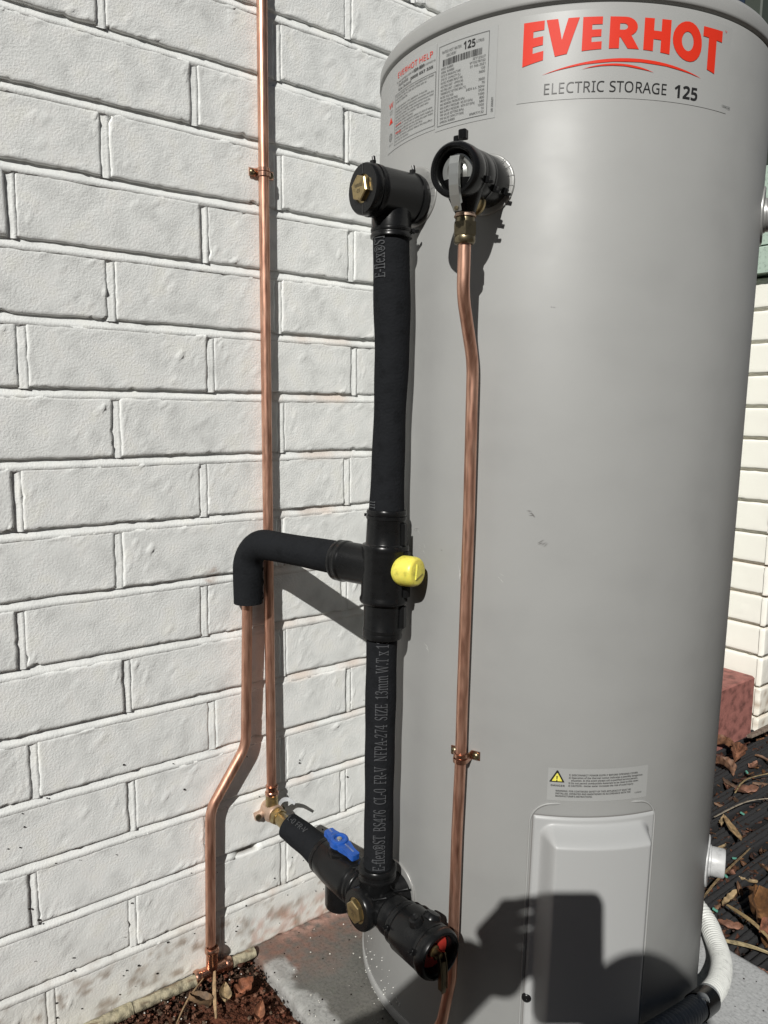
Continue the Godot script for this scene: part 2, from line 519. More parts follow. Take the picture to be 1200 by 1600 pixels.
func tint(p: Vector3) -> Color:      # marks on the painted brick: splash dirt low down, red dust by the slab
	var c := Color(1, 1, 1)
	var low := clampf(1.0 - p.y / 0.20, 0.0, 1.0)
	var a := nz2.get_noise_3d(p.x * 9.0, p.y * 9.0, 3.0) * 0.5 + 0.5
	c = c.lerp(Color(0.80, 0.72, 0.60), clampf(low * low * (0.10 + 0.55 * a), 0, 1))
	var b := nz.get_noise_3d(p.x * 34.0, p.y * 40.0, 8.0)
	var edge := clampf((0.13 - p.y + 0.05 * a) / 0.1, 0.0, 1.0)
	if b > 0.30 - 0.25 * edge and edge > 0.0:
		c = c.lerp(Color(0.34, 0.24, 0.17), clampf((b - 0.36 + 0.25 * edge) * 2.4, 0, 0.7) * edge * edge * edge)
	if p.x > 0.50 and p.x < 0.85 and p.y < 0.055:
		var q := nz.get_noise_3d(p.x * 55.0, p.y * 60.0, 1.0) + 0.25
		c = c.lerp(Color(0.62, 0.33, 0.25), clampf(q * 1.6 - 0.2, 0, 0.5) * clampf((0.055 - p.y) / 0.02, 0, 1))
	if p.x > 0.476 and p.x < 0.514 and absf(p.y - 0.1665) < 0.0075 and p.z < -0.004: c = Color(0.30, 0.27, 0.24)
	# a rubbed brown mark and faint pink dust along some joints
	var d := Vector2(p.x - 0.4465, (p.y - 0.601) * 0.75).length()
	if d < 0.012: c = c.lerp(Color(0.42, 0.27, 0.20), clampf((0.012 - d) / 0.007, 0, 1) * clampf(nz.get_noise_3d(p.x * 200.0, p.y * 150.0, 0.0) + 0.55, 0, 1))
	var st := absf(fposmod(p.y, 0.086) - 0.080)
	if p.x > 0.53 and p.y < 1.0 and st < 0.012:
		c = c.lerp(Color(0.85, 0.70, 0.62), clampf((0.010 - st) / 0.006, 0, 1) * clampf(nz.get_noise_3d(p.x * 12.0, p.y * 3.0, 5.0) + 0.15, 0, 0.7))
	return c

func brick(x0: float, x1: float, y0: float, y1: float, step: float, axis := 0, z0 := 0.0) -> MB:
	var mb := MB.new()
	var nx := maxi(4, ceili((x1 - x0) / step)) + 1
	var ny := maxi(4, ceili((y1 - y0) / step)) + 1
	var tx := rng.randf_range(-0.0008, 0.0008); var push := rng.randf_range(-0.0009, 0.0007)
	var sd := rng.randf() * 100.0
	var f := func(a: int, b: int) -> Vector3:
		var ai := clampi(a - 1, 0, nx - 1); var bi := clampi(b - 1, 0, ny - 1)
		var u := float(ai) / (nx - 1); var w := float(bi) / (ny - 1)
		# more rows near the rim
		u = lerpf(u, 0.5 - 0.5 * cos(u * PI), 0.65); w = lerpf(w, 0.5 - 0.5 * cos(w * PI), 0.65)
		var x := lerpf(x0, x1, u); var y := lerpf(y0, y1, w)
		var dx := minf(x - x0, x1 - x); var dy := minf(y - y0, y1 - y)
		var wob := nz.get_noise_3d(x * 30.0, y * 30.0, sd) * 0.0016
		var chip := maxf(0.0, nz2.get_noise_3d(x * 45.0, y * 45.0, sd + 5.0) - 0.32) * 0.010
		var ex := clampf(1.0 - dx / 0.02, 0, 1); var ey := clampf(1.0 - dy / 0.016, 0, 1)
		var px := x + (wob - signf(x - (x0 + x1) * 0.5) * chip) * ex
		var py := y + (nz.get_noise_3d(x * 26.0, y * 26.0, sd + 40.0) * 0.0015 - signf(y - (y0 + y1) * 0.5) * chip) * ey
		var z := push + tx * (u - 0.5) * 2.0
		z += nz.get_noise_3d(x * 22.0, y * 22.0, sd + 9.0) * 0.0004 + nz2.get_noise_3d(x * 70.0, y * 70.0, sd) * 0.0002
		var lump := nz.get_noise_3d(x * 105.0, y * 105.0, sd + 77.0)
		z += maxf(0.0, lump - 0.42) * 0.008 - maxf(0.0, -lump - 0.50) * 0.006
		z += maxf(0.0, nz2.get_noise_3d(x * 16.0, y * 60.0, sd + 31.0) - 0.30) * 0.006 * clampf(1.0 - dy / 0.014, 0, 1)
		var rim := minf(dx, dy)
		z -= 0.0016 * pow(clampf(1.0 - rim / 0.0026, 0, 1), 2.0)
		if a == 0 or b == 0 or a == nx + 1 or b == ny + 1: z = -0.014
		return Vector3(px, py, z0 + z) if axis == 0 else Vector3(z0 - z, py, px)
	mb.grid(nx + 2, ny + 2, f, Vector3(0, 0, 1) if axis == 0 else Vector3(-1, 0, 0), func(p): return tint(p))
	return mb

func build_wall() -> void:
	var w := thing("brick_wall", "long white painted brick wall with raked joints, behind the copper pipes", "wall")
	var core := MB.new()
	box(core, Transform3D(Basis(), Vector3(0.325, 0.965, -0.063)), Vector3(2.05, 2.33, 0.095), 0.003)
	put("wall_core", core, M.paint, w)
	var top := 2.1
	var offs := {0: 0.4361, 2: 0.4455, 4: 0.451, 6: 0.4366, 8: 0.4333, 10: 0.440, 12: 0.4300, 14: 0.4420}
	for j in range(-9, 16):
		var y1 := (15 - j) * 0.086 - 0.0105; var y0 := (14 - j) * 0.086
		if y1 > top: continue
		if j == 15: y0 = -0.19
		var joint: float = offs.get(j, 0.438) if j % 2 == 0 else (0.5585 if j != 7 and j != 13 else 0.556)
		var x := joint - 0.239 * 5
		var cuts := []
		while x < 1.36:
			if x > -0.7: cuts.append(x + rng.randf_range(-0.0015, 0.0015) - (0.0 if absf(x - joint) > 0.01 else 0.0))
			x += 0.239
		var ends := [-0.7]; ends.append_array(cuts); ends.append(1.35)
		for k in ends.size() - 1:
			var a: float = ends[k] + (0.005 if k > 0 else 0.0)
			var b: float = ends[k + 1] - (0.005 if k < ends.size() - 2 else 0.0)
			if b - a < 0.02: continue
			var near: bool = b > 0.0 and a < 0.95 and y0 < 1.5
			put("brick", brick(a, b, y0, y1, 0.0045 if near else 0.02), M.paint, w)
			if k < ends.size() - 2: put("head_joint", head_joint(ends[k + 1], y0 - 0.0015, y1 + 0.0005), M.paint, w)
		put("bed_joint", bed_joint((15 - j) * 0.086, -0.7, 1.35), M.paint, w)

func head_joint(x: float, y0: float, y1: float) -> MB:
	var mb := MB.new()
	var deep := rng.randf_range(0.0018, 0.0038)
	var sd := rng.randf() * 50.0
	var f := func(a: int, b: int) -> Vector3:
		var y := lerpf(y0, y1, b / 14.0)
		var xx := x + lerpf(-0.0085, 0.0085, a / 5.0)
		var z: float = [-0.006, -deep, -deep, -deep * 0.62, -0.0008, -0.005][a]
		return Vector3(xx + nz.get_noise_3d(xx * 30, y * 40, sd) * 0.001, y, z + nz.get_noise_3d(xx * 90, y * 90, sd) * 0.0007)
	mb.grid(6, 15, f, Vector3(0, 0, 1), func(p): return tint(p))
	return mb

func bed_joint(yt: float, xa: float, xb: float) -> MB:
	var mb := MB.new()
	var nn := ceili((xb - xa) / 0.008)
	var sd := rng.randf() * 50.0
	var f := func(a: int, b: int) -> Vector3:
		var x := lerpf(xa, xb, float(a) / nn)
		var vary := nz.get_noise_3d(x * 7.0, yt * 9.0, sd)
		var deep := 0.0043 + vary * 0.0011
		var y: float = [yt + 0.005, yt - 0.0005, yt - 0.0030, yt - 0.0075, yt - 0.0126, yt - 0.017][b]
		var z: float = [-0.008, -deep, -deep, -deep * 0.40, 0.0004, -0.005][b]
		# a piece of pointing has dropped out by the tap
		if absf(yt - 0.172) < 0.002 and x > 0.478 and x < 0.512: z -= 0.012 * clampf(minf(x - 0.478, 0.512 - x) / 0.004, 0, 1)
		return Vector3(x, y + nz.get_noise_3d(x * 25, yt * 30 + b, sd) * 0.0009, z + nz2.get_noise_3d(x * 110, y * 110, sd) * 0.0006)
	mb.grid(nn + 1, 6, f, Vector3(0, 0, 1), func(p): return tint(p))
	return mb

func build_recess() -> void:
	# the doorway behind the tank: step, frame, door; then the wall goes on
	var s := MB.new()
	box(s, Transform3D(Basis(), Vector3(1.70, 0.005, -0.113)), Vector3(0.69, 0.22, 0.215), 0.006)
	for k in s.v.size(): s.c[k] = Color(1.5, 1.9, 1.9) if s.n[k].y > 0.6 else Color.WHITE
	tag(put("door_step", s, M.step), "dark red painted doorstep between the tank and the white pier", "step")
	var d := thing("door", "dark door in the recess behind the tank, pale green frame", "door", Vector3(1.7, 0.116, -0.19))
	var b := MB.new(); box(b, Transform3D(Basis(), Vector3(-0.03, 0.95, -0.02)), Vector3(0.58, 1.9, 0.04), 0.004); put("door_leaf", b, M.dark_door, d)
	for x in [0.295, -0.345]:
		b = MB.new(); box(b, Transform3D(Basis(), Vector3(x, 0.695, 0.035)), Vector3(0.055, 1.39, 0.075), 0.004); put("jamb", b, M.green_paint, d)
	b = MB.new(); box(b, Transform3D(Basis(), Vector3(-0.025, 1.935, 0.035)), Vector3(0.58, 0.06, 0.072), 0.004); put("door_head", b, M.dark_door, d)
	var w := thing("brick_pier", "cream painted brick pier at the far right, past the red doorstep", "wall", Vector3.ZERO)
	b = MB.new(); box(b, Transform3D(Basis(), Vector3(2.525, 0.51, -0.115)), Vector3(0.88, 1.37, 0.19), 0.003); put("wall_core", b, M.cream, w)
	for j in range(0, 16):
		var y1 := (15 - j) * 0.086 - 0.0075 - 0.09; var y0 := (14 - j) * 0.086 - 0.09
		var x := 2.05 + (0.0 if j % 2 == 0 else -0.115)
		while x < 2.95:
			var a := maxf(x, 2.065) + (0.004 if x > 2.07 else 0.0); var e := minf(x + 0.239, 2.95) - 0.004
			put("brick", brick(a, e, y0, y1, 0.012), M.cream, w)
			x += 0.239
		put("brick", brick(-0.2, -0.0045, y0, y1, 0.009, 1, 2.070), M.cream, w)
	for k in 2:
		b = MB.new()
		box(b, Transform3D(Basis(), Vector3(2.5 + 0.01 * k, [1.235, 1.375][k], -0.10 - 0.012 * k)), Vector3(0.92, [0.068, 0.20][k], 0.21), 0.004)
		tag(put("timber_beam", b, M.green_paint), ["lower, narrower pale green beam on top of the white pier", "upper, deeper pale green board above the white pier"][k], "beam")
	b = MB.new(); box(b, Transform3D(Basis(), Vector3(2.52, 1.86, -0.16)), Vector3(0.9, 0.74, 0.05), 0.004)
	tag(put("window_panel", b, M.dark_door), "dark grey green panel above the pale green beams", "panel")

func build_ground() -> void:
	var mb := MB.new()
	var f := func(a: int, b: int) -> Vector3:
		var u := (a - 20) / 20.0; var w := (b - 20) / 20.0
		return Vector3(signf(u) * pow(absf(u), 3.0) * 260.0 + 0.8, -0.125, signf(w) * pow(absf(w), 3.0) * 260.0 + 0.5)
	mb.grid(41, 41, f, Vector3.UP, func(_p): return Color(0.20, 0.165, 0.13))
	tag(put("ground", mb, M.soil), "", "", "", "structure")
	mb = MB.new()
	f = func(a: int, b: int) -> Vector3:
		var x := -0.5 + a * 0.0056; var z := -0.004 + b * 0.0056
		var y := -0.012 + nz2.get_noise_2d(x * 9.0, z * 9.0) * 0.010 + nz2.get_noise_2d(x * 40.0, z * 40.0 + 9.0) * 0.006 + maxf(0.0, nz.get_noise_2d(x * 75.0, z * 75.0)) * 0.008
		y += clampf((0.42 - x) / 0.4, 0, 1) * 0.006 - z * 0.03
		if x > 0.47: y = minf(y, -0.014) - (x - 0.47) * 0.3
		return Vector3(x, y, z)
	mb.grid(180, 200, f, Vector3.UP, func(p):
		var q := nz2.get_noise_2d(p.x * 8.0 + 4.0, p.z * 8.0) * 0.5 + 0.5
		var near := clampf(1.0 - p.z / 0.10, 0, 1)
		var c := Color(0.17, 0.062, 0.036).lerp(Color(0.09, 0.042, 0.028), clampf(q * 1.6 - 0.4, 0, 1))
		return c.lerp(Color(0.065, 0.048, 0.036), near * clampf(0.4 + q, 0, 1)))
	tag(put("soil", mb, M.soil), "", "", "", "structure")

func build_slab() -> void:
	var o := thing("concrete_slab", "grey concrete slab under the tank, red dust near the wall", "slab", Vector3(0.8, -0.05, 0.36))
	var x0 := 0.4965; var x1 := 1.103; var z1 := 0.74
	var col := func(p: Vector3) -> Color:
		var a := nz2.get_noise_2d(p.x * 12.0, p.z * 12.0) * 0.5 + 0.5
		var b := nz.get_noise_2d(p.x * 45.0, p.z * 45.0) * 0.5 + 0.5
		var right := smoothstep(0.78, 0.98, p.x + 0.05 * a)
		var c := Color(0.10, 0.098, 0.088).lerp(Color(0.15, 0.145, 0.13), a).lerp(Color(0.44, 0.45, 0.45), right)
		var red := clampf((0.115 - p.z + 0.07 * (a - 0.5)) / 0.07, 0, 1) * (1.0 - right)
		c = c.lerp(Color(0.215, 0.115, 0.085), red * clampf(b * 1.7 - 0.25, 0, 1) * 0.9)
		c = c.lerp(Color(0.42, 0.26, 0.21), clampf((0.03 - p.z) / 0.02, 0, 1) * clampf(b * 2.4 - 0.8, 0, 0.9) * smoothstep(0.53, 0.57, p.x) * (1.0 - right))
		var smear := clampf((0.526 + 0.03 * (a - 0.5) + 0.02 * nz.get_noise_2d(p.z * 14.0, 2.0) - p.x) / 0.006, 0, 1) * smoothstep(0.045, 0.06, p.z + 0.02 * b)
		c = c.lerp(Color(0.36, 0.36, 0.345), smear * clampf(0.55 + b * 0.6, 0, 1))
		return c
	var mb := MB.new()
	var nu := 150; var nv := 180
	var f := func(a: int, b: int) -> Vector3:
		var ai := clampi(a - 2, 0, nu - 1); var bi := clampi(b - 2, 0, nv - 1)
		var x := lerpf(x0, x1, ai / (nu - 1.0)); var z := lerpf(-0.002, z1, bi / (nv - 1.0))
		var rim := minf(minf(x - x0, x1 - x), z1 - z)
		var y := 0.0 + nz2.get_noise_2d(x * 18.0, z * 18.0) * 0.0006 - 0.005 * pow(clampf(1.0 - rim / 0.009, 0, 1), 2.0) * (0.8 + 0.6 * nz.get_noise_2d(x * 40, z * 40))
		y += clampf((0.02 - z) / 0.02, 0, 1) * maxf(0.0, nz.get_noise_2d(x * 60.0, z * 60.0) + 0.1) * 0.007 * smoothstep(0.53, 0.57, x)
		if a == 1 or a == nu + 2 or b == nv + 2: y = -0.012
		if a == 0 or a == nu + 3 or b >= nv + 3 or b == 0: y = -0.10
		var wob := nz.get_noise_2d(x * 20.0 + 50, z * 20.0) * 0.0015
		return Vector3(x + (wob if a < 6 or a > nu - 3 else 0.0), y, z) - Vector3(0.8, -0.05, 0.36)
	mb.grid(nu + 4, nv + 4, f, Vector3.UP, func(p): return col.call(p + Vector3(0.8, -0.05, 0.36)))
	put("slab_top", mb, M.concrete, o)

# ---------------------------------------------------------------- the water heater
func build_tank() -> void:
	var t := thing("water_heater", "tall grey cylindrical electric hot water tank with red lettering", "water heater", Vector3(TC.x, 0, TC.z))
	t.basis = TB
	var at := Transform3D(Basis(), -Vector3(TC.x, 0, TC.z))
	var up := Transform3D(Basis(), Vector3.ZERO)
	var mb := MB.new()
	lathe(mb, up, [Vector2(0, 0.002), Vector2(R - 0.0035, 0.002), Vector2(R - 0.0005, 0.004), Vector2(R + 0.0015, 0.008), Vector2(R + 0.0018, 0.0195), Vector2(R + 0.0008, 0.0212), Vector2(R - 0.0006, 0.0214), Vector2(R - 0.0004, 0.0226), Vector2(R, 0.0232), Vector2(R, 1.2501), Vector2(R - 0.0008, 1.2518), Vector2(R - 0.004, 1.2520), Vector2(0, 1.2520)], 288)
	put("shell", mb, M.enamel, t)
	mb = MB.new()
	lathe(mb, up, [Vector2(0.238, 1.2520), Vector2(R + 0.0004, 1.2548), Vector2(R + 0.0016, 1.2560), Vector2(R + 0.0018, 1.2581), Vector2(R + 0.0016, 1.2696), Vector2(R + 0.0004, 1.2721), Vector2(R - 0.003, 1.2768), Vector2(R - 0.0085, 1.2796), Vector2(R - 0.016, 1.2806), Vector2(R - 0.019, 1.2791), Vector2(R - 0.021, 1.2746), Vector2(0, 1.2796)], 288)
	put("lid", mb, M.enamel, t)
	# pressed-in panel lip, cover plate and raised box
	mb = MB.new()
	var rr := rrect(0.156, 0.385, 0.026, 10)
	var pts := PackedVector3Array()
	for p in rr: pts.append(on_tank(Vector2(121.3 - p.x / R * 57.3, 0.1875 + p.y), R + 0.0005)[0])
	pts.append(pts[0])
	tube(mb, densify(pts, 0.004), 0.0013, 8, false)
	shift(mb); put("pressed_lip", mb, M.enamel, t)
	mb = MB.new()
	var nu := 116; var nv := 190
	var cth := 121.0
	var f := func(a: int, b: int) -> Vector3:
		var s := lerpf(-0.0762, 0.0762, a / (nu - 1.0)); var y := lerpf(0.031, 0.3650, b / (nv - 1.0))
		var px := absf(s) - 0.0755; var top := y - 0.3640; var bot := 0.0315 - y
		var edge := maxf(px, maxf(top, bot))
		var r := R + 0.0026 - 0.0032 * pow(clampf(1.0 + edge / 0.0022, 0, 1), 2.0)
		# box: rounded rectangle, sloped flanks
		var q := Vector2(absf(s) - 0.0672 + 0.016, absf(y - 0.2035) - 0.153 + 0.016)
		var sd := Vector2(maxf(q.x, 0), maxf(q.y, 0)).length() + minf(maxf(q.x, q.y), 0.0) - 0.016
		var hh := clampf(-sd / 0.0165, 0, 1)
		hh = lerpf(hh, hh * hh * (3 - 2 * hh), 0.72)
		r += 0.0255 * hh
		return on_tank(Vector2(cth - s / R * 57.3, y), r)[0]
	mb.grid(nu, nv, f, Vector3(cos(deg_to_rad(cth)), 0, sin(deg_to_rad(cth))))
	shift(mb); put("access_cover", mb, M.cover, t)
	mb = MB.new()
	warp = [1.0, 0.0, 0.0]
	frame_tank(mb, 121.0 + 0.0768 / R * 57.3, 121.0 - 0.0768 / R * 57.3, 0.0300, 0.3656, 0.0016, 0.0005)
	shift(mb); put("painted_gap_shade", mb, M.dark_scuff_gap_shade, t)  # flat dark strip painted in for the shade of a gap round the plate
	var scr := frame(on_tank(Vector2(137.6, 0.1270), R)[0], on_tank(Vector2(137.6, 0.1270), R)[1])
	mb = MB.new(); lathe(mb, scr, [Vector2(0.0062, 0.0), Vector2(0.0062, 0.0016), Vector2(0.0055, 0.003), Vector2(0.003, 0.0044), Vector2(0.0012, 0.0042), Vector2(0.0, 0.003)], 20)
	shift(mb); put("cover_screw", mb, M.black_plastic, t)
	# ports
	for q in [[181.2, 1.0830, 0.0340, "OUTLET"], [158.2, 1.0800, 0.0325, "RELIEF"], [181.6, 0.203, 0.0350, "INLET"], [60.5, 1.083, 0.0345, "OUTLET"], [61.0, 0.222, 0.0345, "INLET"]]:
		var g := on_tank(Vector2(q[0], q[1]), R)
		mb = MB.new()
		var rr2: float = q[2]
		flange(mb, q[0], q[1], rr2)
		shift(mb)
		var fl := put("port_flange", mb, M.flange if q[0] != 61.0 else M.white_plastic, t)
		mb = MB.new()
		var tx: String = q[3]
		for k in tx.length():
			var gl := glyph_tris(tx[k], "sans")
			for side in [0]:
				var ang := deg_to_rad(48.0 - k * 19.0) if tx.length() == 6 else deg_to_rad(40.0 - k * 19.0)
				for m in gl.size():
					var p := (gl[m] - Vector2(0.3, 0.36)) * 0.0085
					p = Vector2(0, 0.0295) + p
					gl[m] = Vector2(p.x * cos(ang) - p.y * sin(ang), p.x * sin(ang) + p.y * cos(ang)).rotated(-PI * 0.5)
				lay(mb, gl, func(p): return on_tank(Vector2(q[0] - p.x / R * 57.3, q[1] + p.y), R + 0.0029), 0.01)
		shift(mb)
		put("lettering", mb, M.enamel, fl)
	for y in [1.083, 0.222]:
		var g := on_tank(Vector2(60.7, y), R)
		mb = MB.new()
		lathe(mb, frame(g[0], g[1]), [Vector2(0.021, 0.0), Vector2(0.021, 0.004), Vector2(0.0195, 0.005), Vector2(0.0195, 0.020), Vector2(0.0185, 0.0222), Vector2(0.016, 0.0228), Vector2(0, 0.0228)], 40)
		shift(mb); put("port_plug", mb, M.white_plastic if y < 1.0 else M.flange, t)
	# brand label
	warp = [0.975, 6.358, 0.0023]
	mb = MB.new(); rect_tank(mb, 148.6, 92.8, 1.1565, 1.2425, 0.0004)
	shift(mb); var lab := put("brand_label", mb, M.brand_film, t)
	mb = MB.new(); brand_letters(mb); shift(mb); put("brand_lettering", mb, M.red_print, lab)
	mb = MB.new()
	print_tank(mb, "ELECTRIC STORAGE", "sans", 142.2, 1.1625, 0.0148, 111.9)
	print_tank(mb, "125", "bold", 109.9, 1.1615, 0.0172, 103.0)
	print_tank(mb, "1206018D", "sans", 94.7, 1.1618, 0.0032)
	shift(mb); put("black_lettering", mb, M.black_print, lab)
	data_labels(t)
	warning_label(t)
	scuffs(t)

func scuffs(t: Node3D) -> void:      # scratches and rub marks where the photograph shows them
	warp = [1.0, 0.0, 0.0]
	for q in SCUFFS:
		var mb := MB.new()
		for k in int(q[4]):
			var th: float = q[0] + rng.randf_range(-0.9, 0.9); var y: float = q[1] + rng.randf_range(-0.004, 0.004)
			var a := rng.randf_range(-0.6, 0.6) + float(q[5])
			var l: float = q[2] * rng.randf_range(0.4, 1.0); var w: float = q[3] * rng.randf_range(0.5, 1.0)
			var d := Vector2(cos(a) / R * 57.3, sin(a)) * l; var nn := Vector2(-sin(a) / R * 57.3, cos(a)) * w
			var c := Vector2(th, y)
			poly_tank(mb, PackedVector2Array([c - d, c + nn, c + d, c - nn * 0.6]), 0.0005 + 0.0001 * k)
		shift(mb)
		put("scuff_mark", mb, M.pale_scuff if q[6] > 0 else M.dark_scuff_gap_shade, t)

func shift(mb: MB) -> void:
	for k in mb.v.size(): mb.v[k] -= Vector3(TC.x, 0, TC.z)

func flange(mb: MB, th: float, y: float, rad: float) -> void:
	var f := func(a: int, b: int) -> Vector3:
		var an := TAU * a / 64.0
		var rr: float = [0.0, 0.5, 0.93, 0.975, 1.0, 1.003][b] * rad
		var up: float = [0.0024, 0.0024, 0.0024, 0.0020, 0.0012, -0.002][b]
		return on_tank(Vector2(th - rr * cos(an) / R * 57.3, y + rr * sin(an)), R + up)[0]
	mb.grid(65, 6, f, on_tank(Vector2(th, y), R)[1])

func brand_letters(mb: MB) -> void:
	# letters drawn in a unit box, x 0..1 and y 0..1, then hung from a straight top edge over an arched lower edge
	var L := {
		"E": [[[0, 0], [1, 0], [1, .235], [.48, .235], [.48, .39], [.96, .39], [.96, .61], [.48, .61], [.48, .765], [1, .765], [1, 1], [0, 1]]],
		"V": [[[.30, 0], [.66, 0], [1, 1], [.66, 1], [.49, .42], [.35, 1], [0, 1]]],
		"H": [[[0, 0], [.36, 0], [.36, .37], [.64, .37], [.64, 0], [1, 0], [1, 1], [.64, 1], [.64, .63], [.36, .63], [.36, 1], [0, 1]]],
		"T": [[[.29, 0], [.70, 0], [.70, .76], [1, .76], [1, 1], [0, 1], [0, .76], [.29, .76]]],
	}
	var bowl := []
	for k in 13: bowl.append([.52 + .38 * sin(PI * k / 12.0), .70 + .30 * cos(PI * k / 12.0)])
	var hole := []
	for k in 9: hole.append([.45 + .13 * sin(PI * k / 8.0), .70 - .10 * cos(PI * k / 8.0)])
	var rp := [[0, 0], [.33, 0], [.33, .60], [.33, .60]]
	L["R"] = [[[0, 0], [.33, 0], [.33, 1], [0, 1]], [[.33, .36], [.36, .36], [.62, 0], [1, 0], [.72, .42], [.60, .47], [.45, .42], [.33, .42]]]
	var ring := []
	for k in 12: ring.append([[.33 + (0.22 if k == 0 else 0.22 + .38 * sin(PI * k / 12.0)), .70 + .30 * cos(PI * k / 12.0)], [.33 + 0.13 + .14 * sin(PI * k / 12.0), .70 + .105 * cos(PI * k / 12.0)]])
	var word := ["E", "V", "E", "R", "H", "O", "T"]
	var spans := [[147.5, 142.45], [142.0, 134.15], [133.35, 128.7], [126.95, 119.65], [118.6, 111.75], [111.15, 102.75], [102.5, 96.25]]
	for k in 7:
		var s: Array = spans[k]
		var ym := 0.0
		var map := func(x: float, y: float) -> Vector2:
			var th: float = lerpf(s[0], s[1], x)
			var u := (th - 123.0) / 25.0
			var low := 1.2046 - 0.0128 * u * u
			var high := 1.2348 + 0.0006 * absf(u)
			if word[k] == "O": high += 0.0014; low -= 0.001
			return Vector2(th, lerpf(low, high, y))
		var polys := []
		if word[k] == "O":
			for m in 24:
				var a0 := TAU * m / 24.0; var a1 := TAU * (m + 1) / 24.0
				polys.append([[.5 + .5 * cos(a0), .5 + .5 * sin(a0)], [.5 + .5 * cos(a1), .5 + .5 * sin(a1)], [.5 + .2 * cos(a1), .5 + .245 * sin(a1)], [.5 + .2 * cos(a0), .5 + .245 * sin(a0)]])
		elif word[k] == "R":
			polys = L["R"].duplicate()
			for m in 12:
				var a0 := PI * m / 12.0; var a1 := PI * (m + 1) / 12.0
				polys.append([[.50 + .42 * sin(a0), .69 + .31 * cos(a0)], [.50 + .42 * sin(a1), .69 + .31 * cos(a1)], [.46 + .13 * sin(a1), .69 + .10 * cos(a1)], [.46 + .13 * sin(a0), .69 + .10 * cos(a0)]])
			polys.append([[.33, .79], [.46, .79], [.50, 1], [.33, 1]])
			polys.append([[.33, .38], [.50, .38], [.46, .59], [.33, .59]])
		else: polys = L[word[k]]
		for pl in polys:
			var q := PackedVector2Array()
			for m in pl.size():
				var a: Array = pl[m]; var b: Array = pl[(m + 1) % pl.size()]
				var parts := maxi(1, ceili(absf(b[0] - a[0]) * 5.0))
				for z in parts: q.append(map.call(lerpf(a[0], b[0], float(z) / parts), lerpf(a[1], b[1], float(z) / parts)))
			poly_tank(mb, q, 0.0009)
	# the two swooshes under the name
	for sw in [[142.4, 102.4, 1.1822, 1.1845, 0.0128, 0.0036], [133.0, 115.6, 1.1850, 1.1832, 0.0062, 0.0022]]:
		var q := PackedVector2Array(); var q2 := PackedVector2Array()
		for m in 25:
			var u := m / 24.0
			var th := lerpf(sw[0], sw[1], u)
			var y: float = lerpf(sw[2], sw[3], u) + sw[4] * 4 * u * (1 - u) * 0.93
			q.append(Vector2(th, y)); q2.append(Vector2(th, y - sw[5] * 4 * u * (1 - u) * (0.7 + 0.3 * u) - 0.0001))
		q2.reverse()
		q.append_array(q2)
		if sw[0] < 140.0: poly_tank(mb, q, 0.0010)
		else: poly_tank(mb, q, 0.0009)
	print_tank(mb, "TM", "sans", 95.5, 1.2355, 0.0026)

